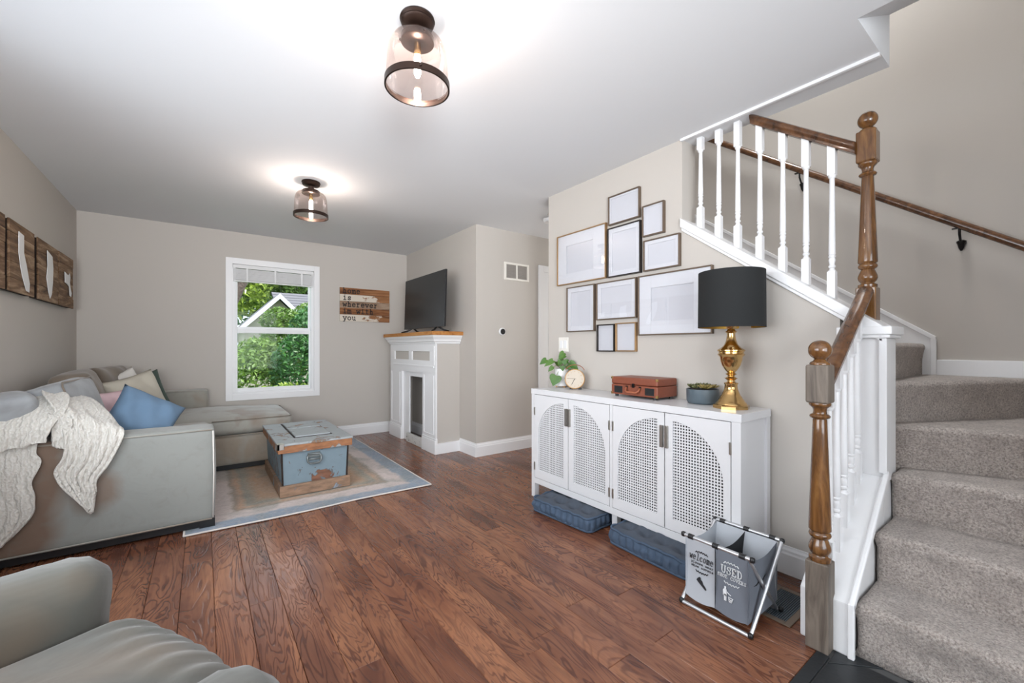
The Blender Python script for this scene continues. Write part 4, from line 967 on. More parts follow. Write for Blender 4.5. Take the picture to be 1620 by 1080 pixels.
g = G(); text(g, 'USED', at_(.885,.210), rt, up, nr, .030, .0215, .0038); text(g, 'SHOE COVERS', at_(.902,.190), rt, up, nr, .013, .0108, .0019)
strokes(g, wavy(.86,.80,0,.006,10,1), at_(.873,.252), rt, up, nr, .003); strokes(g, wavy(.86,.80,0,-.006,10,-1), at_(.873,.176), rt, up, nr, .003)
# person dropping litter into a bin
mx_ = at_(.875, .098)
fig = [(.0,.014,.010,.036), (.0,.0035,-.0,.0), ]
def rect(g, a0, a1, b0, b1): strokes(g, [[(a0+(a1-a0)/2, b0), (a0+(a1-a0)/2, b1)]], mx_, rt, up, nr, a1-a0)
rect(g, .002, .014, .024, .044); rect(g, .003, .0072, .001, .026); rect(g, .0088, .013, .001, .026); rect(g, -.001, .0018, .022, .043)
strokes(g, [[(.013,.040),(.024,.032),(.030,.030)]], mx_, rt, up, nr, .0035); rect(g, .0045, .0115, .049, .056)
strokes(g, [[(.022,.020),(.024,.002),(.034,.001),(.038,.018)], [(.021,.020),(.040,.018)], [(.024,.014),(.036,.004)], [(.036,.014),(.027,.004)]], mx_, rt, up, nr, .0022)
g.build('white_lettering', 'inkw', hp)
g = G(); sh = [(0,0), (-.001,.010), (.001,.021), (.007,.023), (.012,.016), (.020,.017), (.030,.010), (.044,.008), (.052,.003), (.052,-.002), (.020,-.0015)]; ca, sa = math.cos(-.62), math.sin(-.62); sh = [(a*ca-b*sa, a*sa+b*ca) for a, b in sh]
o_ = at_(.994, .128); sl = lambda a, b: (a, b)
P_ = [o_+rt*sl(a,b)[0]+up*sl(a,b)[1] for a, b in sh]; n_ = len(P_)
g.add(P_+[p+nr*.0015 for p in P_], [tuple(range(n_)), tuple(range(n_, 2*n_))]+[(i, (i+1) % n_, n_+(i+1) % n_, n_+i) for i in range(n_)])
g.build('shoe_print', 'ink', hp)
# floor register
fr_ = thing('floor_register', (2.06, .78, .001), 'brown metal floor register on the planks behind the hamper', 'vent')
G().box(1.93, 2.23, .695, .72, .0006, .006).box(1.93, 2.23, .835, .86, .0006, .006).box(1.93, 1.955, .72, .835, .0006, .006).box(2.205, 2.23, .72, .835, .0006, .006).build('frame', 'register', fr_, bevel=.002)
G().box(1.95, 2.21, .715, .84, .0006, .0015).build('backing', 'blackmetal', fr_)
for k in range(15): G().box(1.955, 2.205, .722+k*.0077, .7255+k*.0077, .0015, .0045).build('louver', 'pot', fr_)

# ================================================================ CEILING LIGHTS
def ceiling_light(x, y, label):
    t = thing('ceiling_light', (x,y,CH), label, 'ceiling light', 'glass ceiling lights')
    c_ = (x,y,CH)
    G().lathe([(.066,-.0005), (.068,-.008), (.062,-.014), (.064,-.020), (.058,-.028), (.030,-.034), (.022,-.036), (.020,-.060), (.034,-.064), (.034,-.070)], c_, 32).build('canopy', 'bronze', t, smooth=True, angle=.8)
    G().lathe([(.036,-.066), (.060,-.068), (.064,-.076), (.064,-.094), (.060,-.097)], c_, 32).build('glass_holder', 'bronze', t, smooth=True, angle=.8)
    g = G()
    for k in range(3):
        a = k*2*PI/3+.5; g.lathe([(.001,0), (.005,.001), (.005,.006), (.001,.008)], seg=8, mx=Matrix.Translation((x+.063*math.cos(a), y+.063*math.sin(a), CH-.085)) @ Matrix.Rotation(a, 4, 'Z') @ Matrix.Rotation(PI/2, 4, 'Y'))
    for k in range(3):
        a = k*2*PI/3+.2; g.lathe([(.001,0), (.005,.001), (.005,.006), (.001,.008)], seg=8, mx=Matrix.Translation((x+.1255*math.cos(a), y+.1255*math.sin(a), CH-.262)) @ Matrix.Rotation(a, 4, 'Z') @ Matrix.Rotation(PI/2, 4, 'Y'))
    g.build('screw', 'bronze', t, smooth=True)
    G().lathe([(.058,-.078), (.075,-.081), (.095,-.092), (.108,-.110), (.1145,-.135), (.117,-.170), (.119,-.210), (.1205,-.258)], c_, 48, cap=False).build('glass_shade', 'lampglass', t, smooth=True)
    G().lathe([(.001,-.262), (.121,-.262)], c_, 48, cap=False).build('glass_disc', 'lampdisc', t, smooth=True)
    g = G(); pr = [(.121,-.250), (.1255,-.250), (.1255,-.275), (.119,-.275), (.119,-.270), (.1215,-.270)]
    vs = []; seg = 48
    for r_, z_ in pr:
        for k in range(seg): a = 2*PI*k/seg; vs.append((x+r_*math.cos(a), y+r_*math.sin(a), CH+z_))
    n = len(pr); g.add(vs, [(i*seg+k, i*seg+(k+1) % seg, ((i+1) % n)*seg+(k+1) % seg, ((i+1) % n)*seg+k) for i in range(n) for k in range(seg)])
    g.build('ring', 'bronze', t, smooth=True, angle=.6)
    G().lathe([(.014,-.095), (.014,-.145)], c_, 14).build('socket', 'brass', t, smooth=True, angle=.8)
    G().lathe([(.010,-.146), (.0125,-.16), (.0125,-.215), (.008,-.228), (.001,-.230)], c_, 14).build('bulb', 'bulb', t, smooth=True)
    p = light('bulb_light', 'POINT', (x, y, CH-.238), .01, (1,.88,.75), radius=.01)
    bpy.data.objects.remove(p)
ceiling_light(.677, 1.540, 'bronze and clear glass ceiling light nearest the camera')
ceiling_light(.677, 3.557, 'bronze and clear glass ceiling light further off, towards the window')

# ================================================================ WALL ART
def wordsign():
    t = thing('wooden_sign', (1.72, YB, 1.70), 'reclaimed plank sign reading home is wherever im with you beside the window', 'sign')
    z1 = 1.917; hs = [.0865, .0865, .0865, .0865, .0875]; mats = ['signbrown', 'signwhite', 'signmid', 'signbrown', 'signwhite']; z = z1; words = ['home', 'is', 'wherever', 'im with', 'you']
    g = G()
    for k, (h_, m_) in enumerate(zip(hs, mats)):
        dy = [.0,.002,.001,.003,.001][k]
        G().box(1.399, 2.046-[0,.002,0,.003,.001][k], YB-.022-dy, YB-.008, z-h_+.0012, z-.0012).build('board', m_, t, bevel=.0012, bseg=1)
        g = G(); text(g, words[k], (1.432, YB-.0235-dy, z-h_+.016), Vector((1,0,0)), Vector((0,0,1)), Vector((0,-1,0)), .066, .0565, .010); z -= h_
        g.build('word', 'ink', t)
    G().box(1.45, 1.48, YB-.008, YB-.0005, 1.5, 1.9).box(1.95, 1.98, YB-.008, YB-.0005, 1.5, 1.9).build('batten', 'barndark', t)
wordsign()
shapes = [None,
  [(.30,.88), (.50,.86), (.50,.60), (.60,.45), (.74,.18), (.72,.05), (.60,.06), (.44,.25), (.36,.40), (.30,.58)],
  [(.36,.86), (.62,.80), (.66,.60), (.64,.35), (.58,.14), (.50,.06), (.42,.16), (.32,.40), (.38,.60)],
  [(.30,.66), (.55,.62), (.66,.68), (.70,.60), (.66,.50), (.72,.38), (.80,.30), (.76,.22), (.66,.24), (.62,.40), (.48,.44), (.32,.46)]]
labs = ['weathered wooden plank panel at the left edge of the picture', 'weathered plank panel with a long slanting white cut-out shape', 'weathered plank panel with an upright pear-shaped white cut-out', 'weathered plank panel with a small jagged white cut-out, nearest the corner']
for k, (y0, y1) in enumerate(((3.16, 3.66), (3.722, 4.172), (4.262, 4.752), (4.778, 5.222))):
    t = thing('plank_wall_panel', (XL, (y0+y1)/2, 1.48), labs[k], 'wall art', 'plank panels on the left wall')
    xf = -.915; n = 5; rz = R.Random if False else R
    cuts = [0, .19, .42, .63, .82, 1] if k != 2 else [0, .23, .40, .58, .78, 1]
    for j in range(5):
        za = 1.484+(1.912-1.484)*cuts[j]; zb2 = 1.484+(1.912-1.484)*cuts[j+1]; dx = R.uniform(-.003, .003)
        G().box(xf-.010, xf+dx, y0+R.uniform(-.002,.002), y1+R.uniform(-.002,.002), za+.001, zb2-.001).build('board', 'barn', t, bevel=.0015, bseg=1)
    G().box(XL+.001, xf-.010, y0+.0005, y0+.03, 1.49, 1.906).box(XL+.001, xf-.010, y1-.03, y1-.004, 1.49, 1.906).box(XL+.001, xf-.010, y0+.03, y1-.03, 1.88, 1.906).box(XL+.001, xf-.010, y0+.03, y1-.03, 1.49, 1.51).build('backing_frame', 'barndark', t)
    if shapes[k]:
        s_ = shapes[k]; P_ = [(y0+(y1-y0)*a, 1.484+.428*b) for a, b in s_]
        G().prism(P_, 'x', xf+.0035, xf+.0065).build('white_cutout', 'potw', t)

# ================================================================ RUG
rg = thing('area_rug', (.715, 4.30, 0), 'distressed blue and tan oriental rug under the wooden chest and sofa', 'rug')
hx, hy = .81, 1.10
def rugp(u, v):
    x = -hx+2*hx*u; y = -hy+2*hy*v; ed = 1-min(1, min(v*2*hy, 9)/.25)
    y += .010*math.sin(x*5)*ed+.006*nz((x*3,0,0))*ed; z = .0085+.003*max(0, nz((x*2.5,y*2.5,4)))+(.006*abs(math.sin(x*3.3)))*ed*.3
    return Vector((.715+x, 4.30+y, z))
G().grid(rugp, 50, 60).build('pile', 'rug', rg, smooth=True)
def edge(pts, r=.006): G().tube(pts, r, 6).build('binding', 'rugedge', rg, smooth=True)
edge([rugp(i/50, 0)+Vector((0,0,-.002)) for i in range(51)]); edge([rugp(1, i/30)+Vector((0,0,-.002)) for i in range(31)]); edge([rugp(i/30, 1)+Vector((0,0,-.002)) for i in range(31)]); edge([rugp(0, i/30)+Vector((0,0,-.002)) for i in range(31)])

# ================================================================ TRUNK
tk = thing('storage_chest', (.715, 4.03, .012), 'distressed blue wooden chest with panelled lid standing on the rug', 'chest')
CX0, CX1, CY0, CY1 = .462, .972, 3.555, 4.50; zf = .013
def skirt(g, x0, x1, y0, y1, z0, z1, t): g.box(x0, x1, y0, y0+t, z0, z1).box(x0, x1, y1-t, y1, z0, z1).box(x0, x0+t, y0+t, y1-t, z0, z1).box(x1-t, x1, y0+t, y1-t, z0, z1)
G().box(CX0, CX1, CY0, CY0+.025, zf, .098).build('base_board', 'basewood', tk, bevel=.003)
G().box(CX0, CX1, CY1-.025, CY1, zf, .098).build('base_board', 'basewood', tk, bevel=.003)
G().box(CX0, CX0+.025, CY0+.025, CY1-.025, zf, .098).build('base_board', 'basewood', tk, bevel=.003)
G().box(CX1-.025, CX1, CY0+.025, CY1-.025, zf, .098).build('base_board', 'basewood', tk, bevel=.003)
g = G().add([(CX0+.026,CY0+.026,.03), (CX1-.026,CY0+.026,.03), (CX1-.026,CY1-.026,.03), (CX0+.026,CY1-.026,.03), (CX0+.010,CY0+.014,.352), (CX1-.010,CY0+.014,.352), (CX1-.010,CY1-.014,.352), (CX0+.010,CY1-.014,.352)], [(0,1,2,3), (4,5,6,7), (0,1,5,4), (1,2,6,5), (2,3,7,6), (3,0,4,7)])
g.build('body', 'bluepaint', tk, bevel=.004)
for x in (CX0+.014, CX1-.014):
    G().tube([(x+(.008 if x < .7 else -.008), CY0+.022, .095), (x, CY0+.014, .35)], .007, 6).build('corner_post', 'basewood' if False else 'barndark', tk)
LX0, LX1, LY0, LY1 = .448, .985, 3.538, 4.515
g = G(); skirt(g, LX0, LX1, LY0, LY1, .348, .405, .02); g.build('lid_rim', 'lidwood', tk, bevel=.003)
g = G().box(LX0-.004, LX1+.004, LY0-.004, LY1+.004, .405, .421); g.build('lid_top', 'greypaint', tk, bevel=.003)
for (a, b) in ((3.73, 4.11), (4.125, 4.47)):
    G().box(.585, .875, a, b, .419, .4225).build('lid_panel_frame', 'barndark', tk); G().box(.598, .864, a+.016, b-.016, .420, .433).build('lid_panel', 'greypaint', tk, bevel=.004)
G().box(LX0-.007, LX0+.04, LY0-.007, LY0+.01, .378, .424).box(LX0-.007, LX0+.01, LY0-.007, LY0+.045, .378, .424).box(LX0-.007, LX0+.035, LY0-.007, LY0+.05, .418, .4235).build('corner_plate', 'nickel', tk, bevel=.002)
yh_ = CY0+.012
G().box(.655, .745, yh_-.004, yh_+.006, .285, .325).build('handle_plate', 'chestmetal', tk, bevel=.003)
G().tube([(.662,yh_-.008,.315), (.650,yh_-.016,.295), (.652,yh_-.022,.262), (.668,yh_-.025,.245), (.732,yh_-.025,.245), (.748,yh_-.022,.262), (.750,yh_-.016,.295), (.738,yh_-.008,.315), (.662,yh_-.008,.315)], .0075, 8).build('handle', 'chestmetal', tk, smooth=True)
G().tube([(.658,yh_-.022,.278), (.742,yh_-.022,.278)], .0085, 8).build('handle_grip', 'chestmetal', tk, smooth=True)

# ================================================================ SOFA
def rbox(cx, cy, cz, sx, sy, sz, r, puff=(0,0,0), mx=None, n=12, wr=0, seed=0, g=None):
    """rounded, puffed box as a single surface"""
    g = g or G(); hx_, hy_, hz_ = sx/2, sy/2, sz/2
    def shape(p):
        q = Vector((max(-hx_+r, min(hx_-r, p.x)), max(-hy_+r, min(hy_-r, p.y)), max(-hz_+r, min(hz_-r, p.z))))
        d_ = p-q; o = q+(d_.normalized()*r if d_.length > 1e-6 else Vector((0,0,0)))
        a, b, c_ = o.x/hx_, o.y/hy_, o.z/hz_
        o = o+Vector((puff[0]*a*(1-b*b)*(1-c_*c_), puff[1]*b*(1-a*a)*(1-c_*c_), puff[2]*c_*(1-a*a)*(1-b*b)))
        if wr: o += Vector((nz(o, 6, seed), nz(o, 6, seed+1), nz(o, 6, seed+2)))*wr
        return o
    T = (mx or Matrix.Identity(4)); base = Matrix.Translation((cx,cy,cz)) @ T
    def tt(k):   # denser near edges
        t = k/n*2-1; return math.sin(t*PI/2)*.55+t*.45
    vs = {}; V = []; F_ = []
    def vid(i_, j, k):
        key = (i_, j, k)
        if key not in vs:
            p = Vector((tt(i_)*hx_, tt(j)*hy_, tt(k)*hz_)); vs[key] = len(V); V.append(base @ shape(p))
        return vs[key]
    for a in range(n):
        for b in range(n):
            for s in (0, n):
                F_.append((vid(a,b,s), vid(a+1,b,s), vid(a+1,b+1,s), vid(a,b+1,s))); F_.append((vid(a,s,b), vid(a+1,s,b), vid(a+1,s,b+1), vid(a,s,b+1))); F_.append((vid(s,a,b), vid(s,a+1,b), vid(s,a+1,b+1), vid(s,a,b+1)))
    g.add(V, F_); return g
so = thing('sectional_sofa', (-.45, 4.2, 0), 'grey suede sectional sofa with chaise in the corner by the window', 'sofa')
def B(x0, x1, y0, y1, z0, z1, r=.03, **k): return rbox((x0+x1)/2, (y0+y1)/2, (z0+z1)/2, x1-x0, y1-y0, z1-z0, r, **k)
B(-.935, .056, 3.262, 3.47, .055, .640, .022, puff=(.012,.006,.012), n=14).build('near_arm', 'suedearm', so, smooth=True)
B(-.935, .02, 3.47, 4.64, .055, .33, .02, n=10).build('base', 'suedeb', so, smooth=True)
B(-.935, .705, 4.645, 5.555, .055, .325, .03, puff=(.01,.01,0), n=12).build('chaise_base', 'suedeb', so, smooth=True)
B(-.935, -.72, 3.47, 5.555, .33, .76, .05, n=10).build('back_frame', 'suedeb', so, smooth=True)
B(-.935, .040, 5.36, 5.555, .30, .712, .02, n=10).build('far_arm', 'suedeb', so, smooth=True)
B(-.70, .045, 3.475, 4.63, .335, .49, .04, puff=(.0,.0,.02), n=12).build('seat_cushion', 'suedec', so, smooth=True)
B(-.70, .712, 4.64, 5.57, .345, .488, .045, puff=(.01,.01,.058), n=18, wr=.005, seed=3).build('chaise_cushion', 'suedec', so, smooth=True)
def piping(pts, parent, mat='suedeb', r=.0045): G().tube(pts, r, 6).build('piping', mat, parent, smooth=True)
piping([(-.93,3.258,.627), (.043,3.258,.627)], so); piping([(.050,3.262,.07), (.054,3.262,.35), (.050,3.262,.62)], so, 'whitepil'); piping([(-.93,3.258,.066), (.045,3.258,.066)], so)
piping([(.03,4.632,.335), (.70,4.632,.335)], so); piping([(.06,4.634,.473), (.69,4.634,.473), (.706,4.66,.473), (.712,5.53,.473)], so, 'browncush')
piping([(-.3,5.357,.70), (.03,5.357,.70), (.037,5.357,.5)], so)
for (x, y) in ((.02,3.30), (-.9,3.30), (.02,4.6), (.65,4.70), (.65,5.50), (-.9,5.5)): G().box(x-.04, x+.04, y-.03, y+.03, .0125 if (x > -.1 and y > 3.4) else 0.012, .06).build('foot', 'black', so)
G().box(-.90, .02, 3.29, 3.36, .012, .058).build('plinth', 'black', so); G().box(-.1, .66, 4.68, 4.72, .014, .06).build('plinth', 'black', so)
# back cushions
def cush(name_, c_, size, rot, mat, puff=.04, seed=0, parent=None, pip=None, wr=.012, n=18, rf=.2):
    m_ = Matrix.Rotation(rot[2], 4, 'Z') @ Matrix.Rotation(rot[1], 4, 'Y') @ Matrix.Rotation(rot[0], 4, 'X')
    o = rbox(*c_, *size, min(size)*rf, puff=(puff,.012,.015), mx=m_, n=n, wr=wr, seed=seed).build(name_, mat, parent, smooth=True)
    if pip:
        T = Matrix.Translation(c_) @ m_; a, b, e = size[0]/2*.90, size[1]/2*.985, size[2]/2*.985
        for s_ in (1, -1):
            pts = [T @ Vector((s_*a, y, z)) for (y, z) in ((-b,-e), (-b,e*.9), (-b*.93,e), (b*.93,e), (b,e*.9), (b,-e))]
            G().tube(pts, .005, 6).build('piping', pip, parent, smooth=True)
    return o
cush('back_cushion', (-.665,3.78,.70), (.20,.60,.46), (0,math.radians(-17),math.radians(-3)), 'greycush', seed=1, parent=so, pip='browncush')
cush('back_cushion', (-.715,4.38,.715), (.21,.56,.50), (0,math.radians(-14),math.radians(6)), 'browncush', wr=.02, seed=4, parent=so)
cush('back_cushion', (-.665,5.0,.715), (.22,.56,.50), (0,math.radians(-16),math.radians(-12)), 'browncush', wr=.02, seed=8, parent=so)
cush('back_cushion', (-.84,3.44,.74), (.17,.36,.30), (0,math.radians(-8),math.radians(20)), 'greycush', seed=11, parent=so)
# throw pillows
def pillow(c_, w_, h_, t_, rot, mat, label, seed=0, name='throw_pillow', pinch=.09):
    m_ = Matrix.Translation(c_) @ Matrix.Rotation(rot[2], 4, 'Z') @ Matrix.Rotation(rot[1], 4, 'Y') @ Matrix.Rotation(rot[0], 4, 'X')
    g = G(); n = 22
    for s_ in (1, -1):
        def f(u, v):
            a = u*2-1; b = v*2-1; x = a*(1-pinch*(1-b*b)*abs(a)**3); y = b*(1-pinch*(1-a*a)*abs(b)**3)
            th_ = t_/2*(max(0, (1-a**4))*max(0, (1-b**4)))**.55; wv = nz((a*2.2,b*2.2,seed), 1, seed)*.02*(1-a**6)*(1-b**6)+.006*math.sin(a*9+b*4+seed)*(1-a**4)*(1-b**4)
            return m_ @ Vector((s_*th_+wv, x*w_/2, y*h_/2))
        g.grid(f, n, n)
    o = g.build(name, mat, at=c_, smooth=True)
    bm = bmesh.new(); bm.from_mesh(o.data); bmesh.ops.remove_doubles(bm, verts=bm.verts, dist=.0005); bmesh.ops.recalc_face_normals(bm, faces=bm.faces[:]); bm.to_mesh(o.data); bm.free()
    return tag(o, label, 'pillow', 'throw pillows on the sofa')
D = math.radians
pillow((-.325,3.70,.668), .38,.38,.17, (D(-35),D(-26),D(-62)), 'bluepil', 'blue throw pillow tipped against the near sofa arm', 1)
pillow((-.50,4.02,.70), .30,.30,.10, (D(4),D(-14),D(-50)), 'pinkpil', 'small pink pillow mostly hidden behind the blue one', 3)
pillow((-.43,4.52,.735), .40,.40,.13, (D(14),D(-16),D(-52)), 'beigepil', 'beige throw pillow leaning on the brown back cushions', 5)
pillow((-.40,4.72,.735), .36,.38,.05, (D(14),D(-12),D(-52)), 'greenpil', 'dark green pillow showing as a thin strip behind the beige one', 7)
pillow((-.53,5.0,.775), .26,.34,.07, (D(25),D(-10),D(-50)), 'whitepil', 'white pillow whose corner shows above the beige one', 9)
# knitted blanket draped over the near arm
kb = thing('knit_blanket', (-.6, 3.3, .6), 'cream cable-knit blanket draped over the near sofa arm', 'blanket')
def lerp(a, b, t): return a+(b-a)*t
def drape(rows, nu=46, nv=60, fold=.014, nf=4.5, seed=0, name='drape', jag=0):
    """rows: list of (left point, right point) from top to hem"""
    rows = [(Vector(a), Vector(b)) for a, b in rows]; n = len(rows)-1
    def cr(ps, t):
        i_ = min(int(t*n), n-1); f = t*n-i_; p = [ps[max(0, i_-1)], ps[i_], ps[i_+1], ps[min(n, i_+2)]]
        return .5*((2*p[1])+(p[2]-p[0])*f+(2*p[0]-5*p[1]+4*p[2]-p[3])*f*f+(3*p[1]-p[0]-3*p[2]+p[3])*f**3)
    Ls = [r[0] for r in rows]; Rs = [r[1] for r in rows]
    def f(u, v):
        p = cr(Ls, v).lerp(cr(Rs, v), u); amp = fold*(.35+.9*v)
        w_ = math.sin(u*PI*2*nf+seed+1.3*math.sin(v*3+seed))*amp+nz((u*4,v*4,seed))*.012
        e = nz((u*9, seed, v*9))*.004
        return p+Vector((e, -abs(w_)*1.0-.004, w_*.25+e))
    g = G(); g.grid(f, nu, nv); o = g.build(name, 'knit', kb, smooth=True)
    md = o.modifiers.new('t', 'SOLIDIFY'); md.thickness = .008; md.offset = 0; return o
drape([((-.74,3.62,.90), (-.56,3.62,.84)), ((-.735,3.50,.905), (-.47,3.46,.78)), ((-.69,3.36,.865), (-.40,3.34,.70)), ((-.635,3.275,.79), (-.365,3.268,.672)), ((-.60,3.244,.665), (-.375,3.244,.615)), ((-.605,3.240,.56), (-.425,3.240,.50)), ((-.635,3.238,.475), (-.475,3.238,.415)), ((-.590,3.238,.37), (-.478,3.238,.335)), ((-.512,3.238,.26), (-.492,3.238,.235))], fold=.016, nf=3.5, seed=1, name='right_fall')
drape([((-.93,3.56,.84), (-.70,3.56,.90)), ((-.93,3.42,.83), (-.62,3.44,.875)), ((-.93,3.30,.79), (-.60,3.30,.81)), ((-.90,3.225,.72), (-.635,3.225,.745)), ((-.895,3.215,.665), (-.655,3.215,.69)), ((-.89,3.215,.615), (-.66,3.215,.655))], fold=.010, nf=3, seed=4, name='top_fold')
drape([((-.93,3.245,.66), (-.70,3.245,.66)), ((-.93,3.243,.60), (-.70,3.243,.60)), ((-.93,3.242,.52), (-.685,3.242,.54)), ((-.93,3.240,.42), (-.715,3.240,.45)), ((-.93,3.240,.30), (-.705,3.240,.36)), ((-.93,3.240,.19), (-.72,3.240,.27)), ((-.93,3.240,.06), (-.82,3.240,.14))], fold=.012, nf=2.5, seed=7, name='left_fall')
drape([((-.66,3.245,.80), (-.57,3.245,.76)), ((-.65,3.250,.70), (-.575,3.250,.69)), ((-.645,3.247,.62), (-.60,3.247,.60))], nu=16, nv=20, fold=.005, nf=1, seed=9, name='inner_flap')

# ================================================================ ARMCHAIR (near the camera)
ac = thing('armchair', (-.43, 1.05, 0), 'grey-green upholstered armchair in the near left corner, seen from behind its shoulder', 'armchair')
am = Matrix.Translation((-.070,1.172,0)) @ Matrix.Rotation(D(23.8), 4, 'Z')     # local +x = front, origin at the front edge
def arm(side):
    # slab with rounded top, sloping slightly up to the back
    yc = side*.375; hw = .085
    def f(u, v):
        x = -.80+.80*u; h = .615+.035*(1-u)
        prof = [(-hw, .06), (-hw-.004, .30), (-hw-.012, h-.11)]+[((hw+.012)*math.copysign(abs(math.cos(q))**.85, math.cos(q)), h-.085+.085*math.sin(q)) for q in [PI-PI*j/16 for j in range(17)]]+[(hw+.012, h-.11), (hw+.004, .30), (hw, .06)]
        t = v*(len(prof)-1); i_ = min(int(t), len(prof)-2); q = t-i_; a = lerp(prof[i_][0], prof[i_+1][0], q); b = lerp(prof[i_][1], prof[i_+1][1], q)
        e = max(0, (u-.90)/.10); a *= 1-.42*e**3; b = b-(.038*e**3 if b > .4 else 0); x += .02*e*math.sin(v*PI)
        wr_ = .005*math.sin(u*70+3*math.sin(v*9))*max(0, (u-.86)/.14)*(1 if b > .3 else 0)
        return am @ Vector((x, yc+a, b+wr_+nz((u*4,v*3,side), 1, 5)*.005))
    g = G().grid(f, 34, 67)
    n0 = len(g.v)-67; g.f.append(tuple(range(n0, n0+67)))
    o = g.build('arm', 'chairfab', ac, smooth=True)
    # gathered welt on the arm front
    pts = [f(1, i_/24)+ (am.to_3x3() @ Vector((.004,0,0))) for i_ in range(25)]
arm(1); arm(-1)
rbox(-.40, 0, .19, .74, .60, .26, .03, n=8).build('tmp', 'chairfab', None) if False else None
def lb(name_, x0, x1, y0, y1, z0, z1, r, puff, n=14, wr=0, seed=0, tilt=0):
    g = rbox(0, 0, 0, x1-x0, y1-y0, z1-z0, r, puff=puff, n=n, wr=wr, seed=seed); T = am @ Matrix.Translation(((x0+x1)/2, (y0+y1)/2, (z0+z1)/2)) @ Matrix.Rotation(tilt, 4, 'Y')
    if name_ == 'seat_cushion':
        g.v = [(v[0], v[1], v[2]+(.0055*math.sin(v[1]*95+2.5*math.sin(v[0]*14+v[1]*6))*min(1, max(0, (v[0]-.20)/.10)) if v[2] > 0 else 0)) for v in g.v]
    g.v = [tuple(T @ Vector(v)) for v in g.v]; return g.build(name_, 'chairfab', ac, smooth=True)
lb('base', -.78, -.02, -.29, .29, .06, .33, .03, (.0,.0,0))
lb('seat_cushion', -.62, .050, -.30, .30, .315, .478, .060, (.055,.0,.034), 44, .006, 2)
lb('back_cushion', -.84, -.62, -.30, .30, .40, .86, .08, (.03,.0,.03), 12, .006, 6, D(-8))
lb('back_frame', -.93, -.80, -.44, .44, .10, .80, .05, (.01,.0,.02), 10, 0, 0, D(-6))
for (x, y) in ((-.06,-.40), (-.06,.40), (-.80,-.40), (-.80,.40)):
    p = am @ Vector((x,y,0)); G().lathe([(.018,0), (.024,.03), (.026,.075)], (p.x,p.y,0), 12).build('leg', 'barndark', ac)
# gathers along the cushion front
def welt(z, off):
    pts = []
    for i_ in range(41):
        y = -.27+.54*i_/40; b = y/.292; pts.append(am @ Vector((.045+off+.05*(1-b*b)*.72-.012, y, z+.0022*math.sin(i_*2.1))))
    return pts
G().tube(welt(.446, -.004), .006, 6).build('welt', 'chairfab', ac, smooth=True)

# ================================================================ OUTSIDE
struct(G().box(-12, 20, YB+.16, 34, -.65, -.6).build('ground', 'grass', at=(0,10,-.6)))
def foliage(g, c_, rad, n, size, rnd, shell=.55):
    for _ in range(n):
        d_ = Vector((rnd.gauss(0,1), rnd.gauss(0,1), rnd.gauss(0,1))).normalized(); rr_ = shell+(1-shell)*rnd.random()**.5
        p = Vector((c_[0]+d_.x*rad[0]*rr_, c_[1]+d_.y*rad[1]*rr_, c_[2]+d_.z*rad[2]*rr_))
        nd = Vector((rnd.gauss(0,1), rnd.gauss(0,1)-.4, rnd.gauss(0,1)+.8)).normalized(); a = nd.orthogonal().normalized(); a.rotate(Matrix.Rotation(rnd.random()*6.28, 3, nd)); b = nd.cross(a); s_ = size*rnd.uniform(.6,1.3)
        g.add([p-a*s_, p+b*s_*.45+nd*s_*.1, p+a*s_, p-b*s_*.45+nd*s_*.1], [(0,1,2,3)])
def tree(name, blobs, mat, trunk, size, label, cat='tree', seed=0, group=None, bark=True):
    rnd = random.Random(seed); t = thing(name, (trunk[0], trunk[1], -.6), label, cat, group)
    g = G()
    for (c_, rad, n) in blobs: foliage(g, c_, rad, n, size, rnd)
    o = g.build('foliage', mat, t); o['kind'] = 'stuff'
    g = G(); g.tube([(trunk[0],trunk[1],-.6), (trunk[0]+.05,trunk[1],blobs[0][0][2]*.6), blobs[0][0]], [trunk[2], trunk[2]*.8, trunk[2]*.4], 8)
    for (c_, rad, n) in blobs[1:]: g.tube([(trunk[0]+.03,trunk[1],blobs[0][0][2]*.5-.1), c_], [trunk[2]*.5, trunk[2]*.2], 6)
    g.build('trunk', 'bark', t, smooth=True)
tree('leafy_shrub', [((1.75,9.2,.6), (.75,.6,.95), 3600), ((1.95,9.6,1.5), (.55,.5,.55), 1800)], 'treeb', (1.75,9.2,.03), .055, 'dense dark green shrub outside, filling the lower right of the window', 'shrub', 1)
tree('leafy_shrub', [((.75,9.6,.35), (.6,.6,.75), 2400), ((.95,9.9,.95), (.35,.4,.4), 900)], 'treec', (.75,9.6,.03), .055, 'mid green shrub outside, low at the left of the window', 'shrub', 2)
tree('leafy_shrub', [((1.25,8.6,.0), (.9,.45,.50), 2600)], 'treea', (1.25,8.6,.03), .045, 'bright low shrub right outside the window bottom', 'shrub', 3)
tree('young_tree', [((1.75,11.4,1.15), (.75,.6,.75), 2600), ((2.25,11.6,1.75), (.6,.5,.55), 1600), ((1.50,11.2,1.75), (.45,.3,.35), 900), ((1.0,11.2,.9), (.5,.4,.5), 900)], 'treec', (1.9,11.4,.05), .06, 'young green tree in front of the neighbouring gable', 'tree', 4)
tree('tall_tree', [((.2,19,3.6), (2.0,1.5,1.6), 2600), ((1.6,19.5,5.0), (2.0,1.5,1.6), 2600), ((-.8,18.5,2.0), (1.5,1.2,1.4), 1200)], 'treea', (.3,19.3,.18), .12, 'tall sunlit tree beyond the gable, upper left through the window', 'tree', 5)
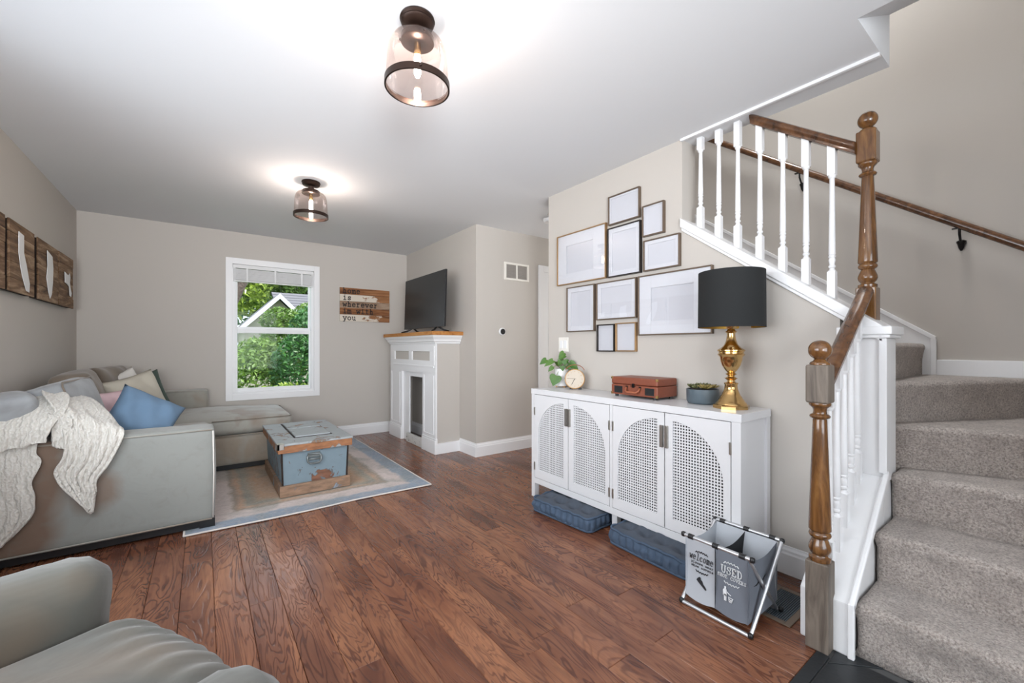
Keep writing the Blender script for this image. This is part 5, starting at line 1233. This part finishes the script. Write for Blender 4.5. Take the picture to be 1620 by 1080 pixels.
tree('tall_tree', [((3.6,20,4.6), (2.2,1.5,1.6), 3200), ((4.8,20,3.2), (2.0,1.5,1.8), 2600), ((2.2,20.5,3.3), (1.3,1.2,1.1), 1200)], 'treec', (3.8,20.3,.2), .12, 'tall green tree behind the neighbouring roof', 'tree', 6)
tree('tall_tree', [((1.2,27,3.2), (4.5,1.5,4.2), 5200), ((6,27,4), (4,1.5,4), 3500), ((-3.5,27,3), (3,1.5,3.5), 2200)], 'treeb', (1.2,27,.3), .22, 'far dark trees along the back of the yard', 'tree', 7)
tr_ = G().tube([(-.35,8.2,-.6), (-.20,8.2,.6), (.05,8.2,1.3), (.36,8.2,1.92), (.56,8.2,2.4), (.85,8.2,3.2)], [.15,.13,.12,.11,.10,.09], 12)
bt = thing('bare_tree', (-.35,8.2,-.6), 'leaning bare tree close outside, top left of the window', 'tree'); tr_.build('trunk', 'bark', bt, smooth=True)
# neighbouring house
nh = thing('neighbouring_house', (1.82, 14, -.6), 'neighbouring house with white-edged gable and grey shingle roof seen through the window', 'house')
A_ = (1.824, 2.74); El = (.78, 1.68); Er = (2.87, 1.68)
G().prism([(.95,-.6), (2.7,-.6), (2.7,1.72), (1.824,2.60), (.95,1.72)], 'y', 14.35, 17.0).build('wall', 'siding', nh)
def slope_(p, q, y0, y1, t): return [(p[0],y0,p[1]), (q[0],y0,q[1]), (q[0],y1,q[1]), (p[0],y1,p[1]), (p[0],y0,p[1]-t), (q[0],y0,q[1]-t), (q[0],y1,q[1]-t), (p[0],y1,p[1]-t)]
FS = [(0,1,2,3), (4,5,6,7), (0,1,5,4), (1,2,6,5), (2,3,7,6), (3,0,4,7)]
g = G().add(slope_(El, A_, 14.02, 17, .04), FS).add(slope_(A_, Er, 14.02, 17, .04), FS); g.build('gable_roof', 'shingle', nh)
g = G().add(slope_((El[0],El[1]-.005), (A_[0],A_[1]-.005), 13.97, 14.02, .15), FS).add(slope_((A_[0],A_[1]-.005), (Er[0],Er[1]-.005), 13.97, 14.02, .15), FS); g.build('fascia', 'fascia', nh)
g = G().add([(1.9,14.4,2.05), (7,14.4,2.05), (7,16.6,3.05), (1.9,16.6,3.05), (1.9,14.4,2.0), (7,14.4,2.0), (7,16.6,3.0), (1.9,16.6,3.0)], FS); g.build('main_roof', 'shingle', nh)
for k in range(9):
    f = k/9; G().add([(1.9,14.4+2.2*f,2.055+f), (7,14.4+2.2*f,2.055+f), (7,14.4+2.2*(f+.105),2.06+f+.105), (1.9,14.4+2.2*(f+.105),2.06+f+.105), (1.9,14.4+2.2*f,2.08+f), (7,14.4+2.2*f,2.08+f), (7,14.4+2.2*(f+.105),2.065+f+.105), (1.9,14.4+2.2*(f+.105),2.065+f+.105)], FS).build('shingle_course', 'shingle', nh)
G().box(2.8, 7, 14.6, 17, -.6, 2.0).build('main_wall', 'siding', nh)
w_ = G().box(1.15, 1.45, 14.33, 14.36, .5, 1.3).build('window', 'fascia', nh); G().box(1.19, 1.41, 14.325, 14.334, .54, 1.26).build('pane', 'screen', w_)
print('objects', len(bpy.data.objects), 'planks', nplank)
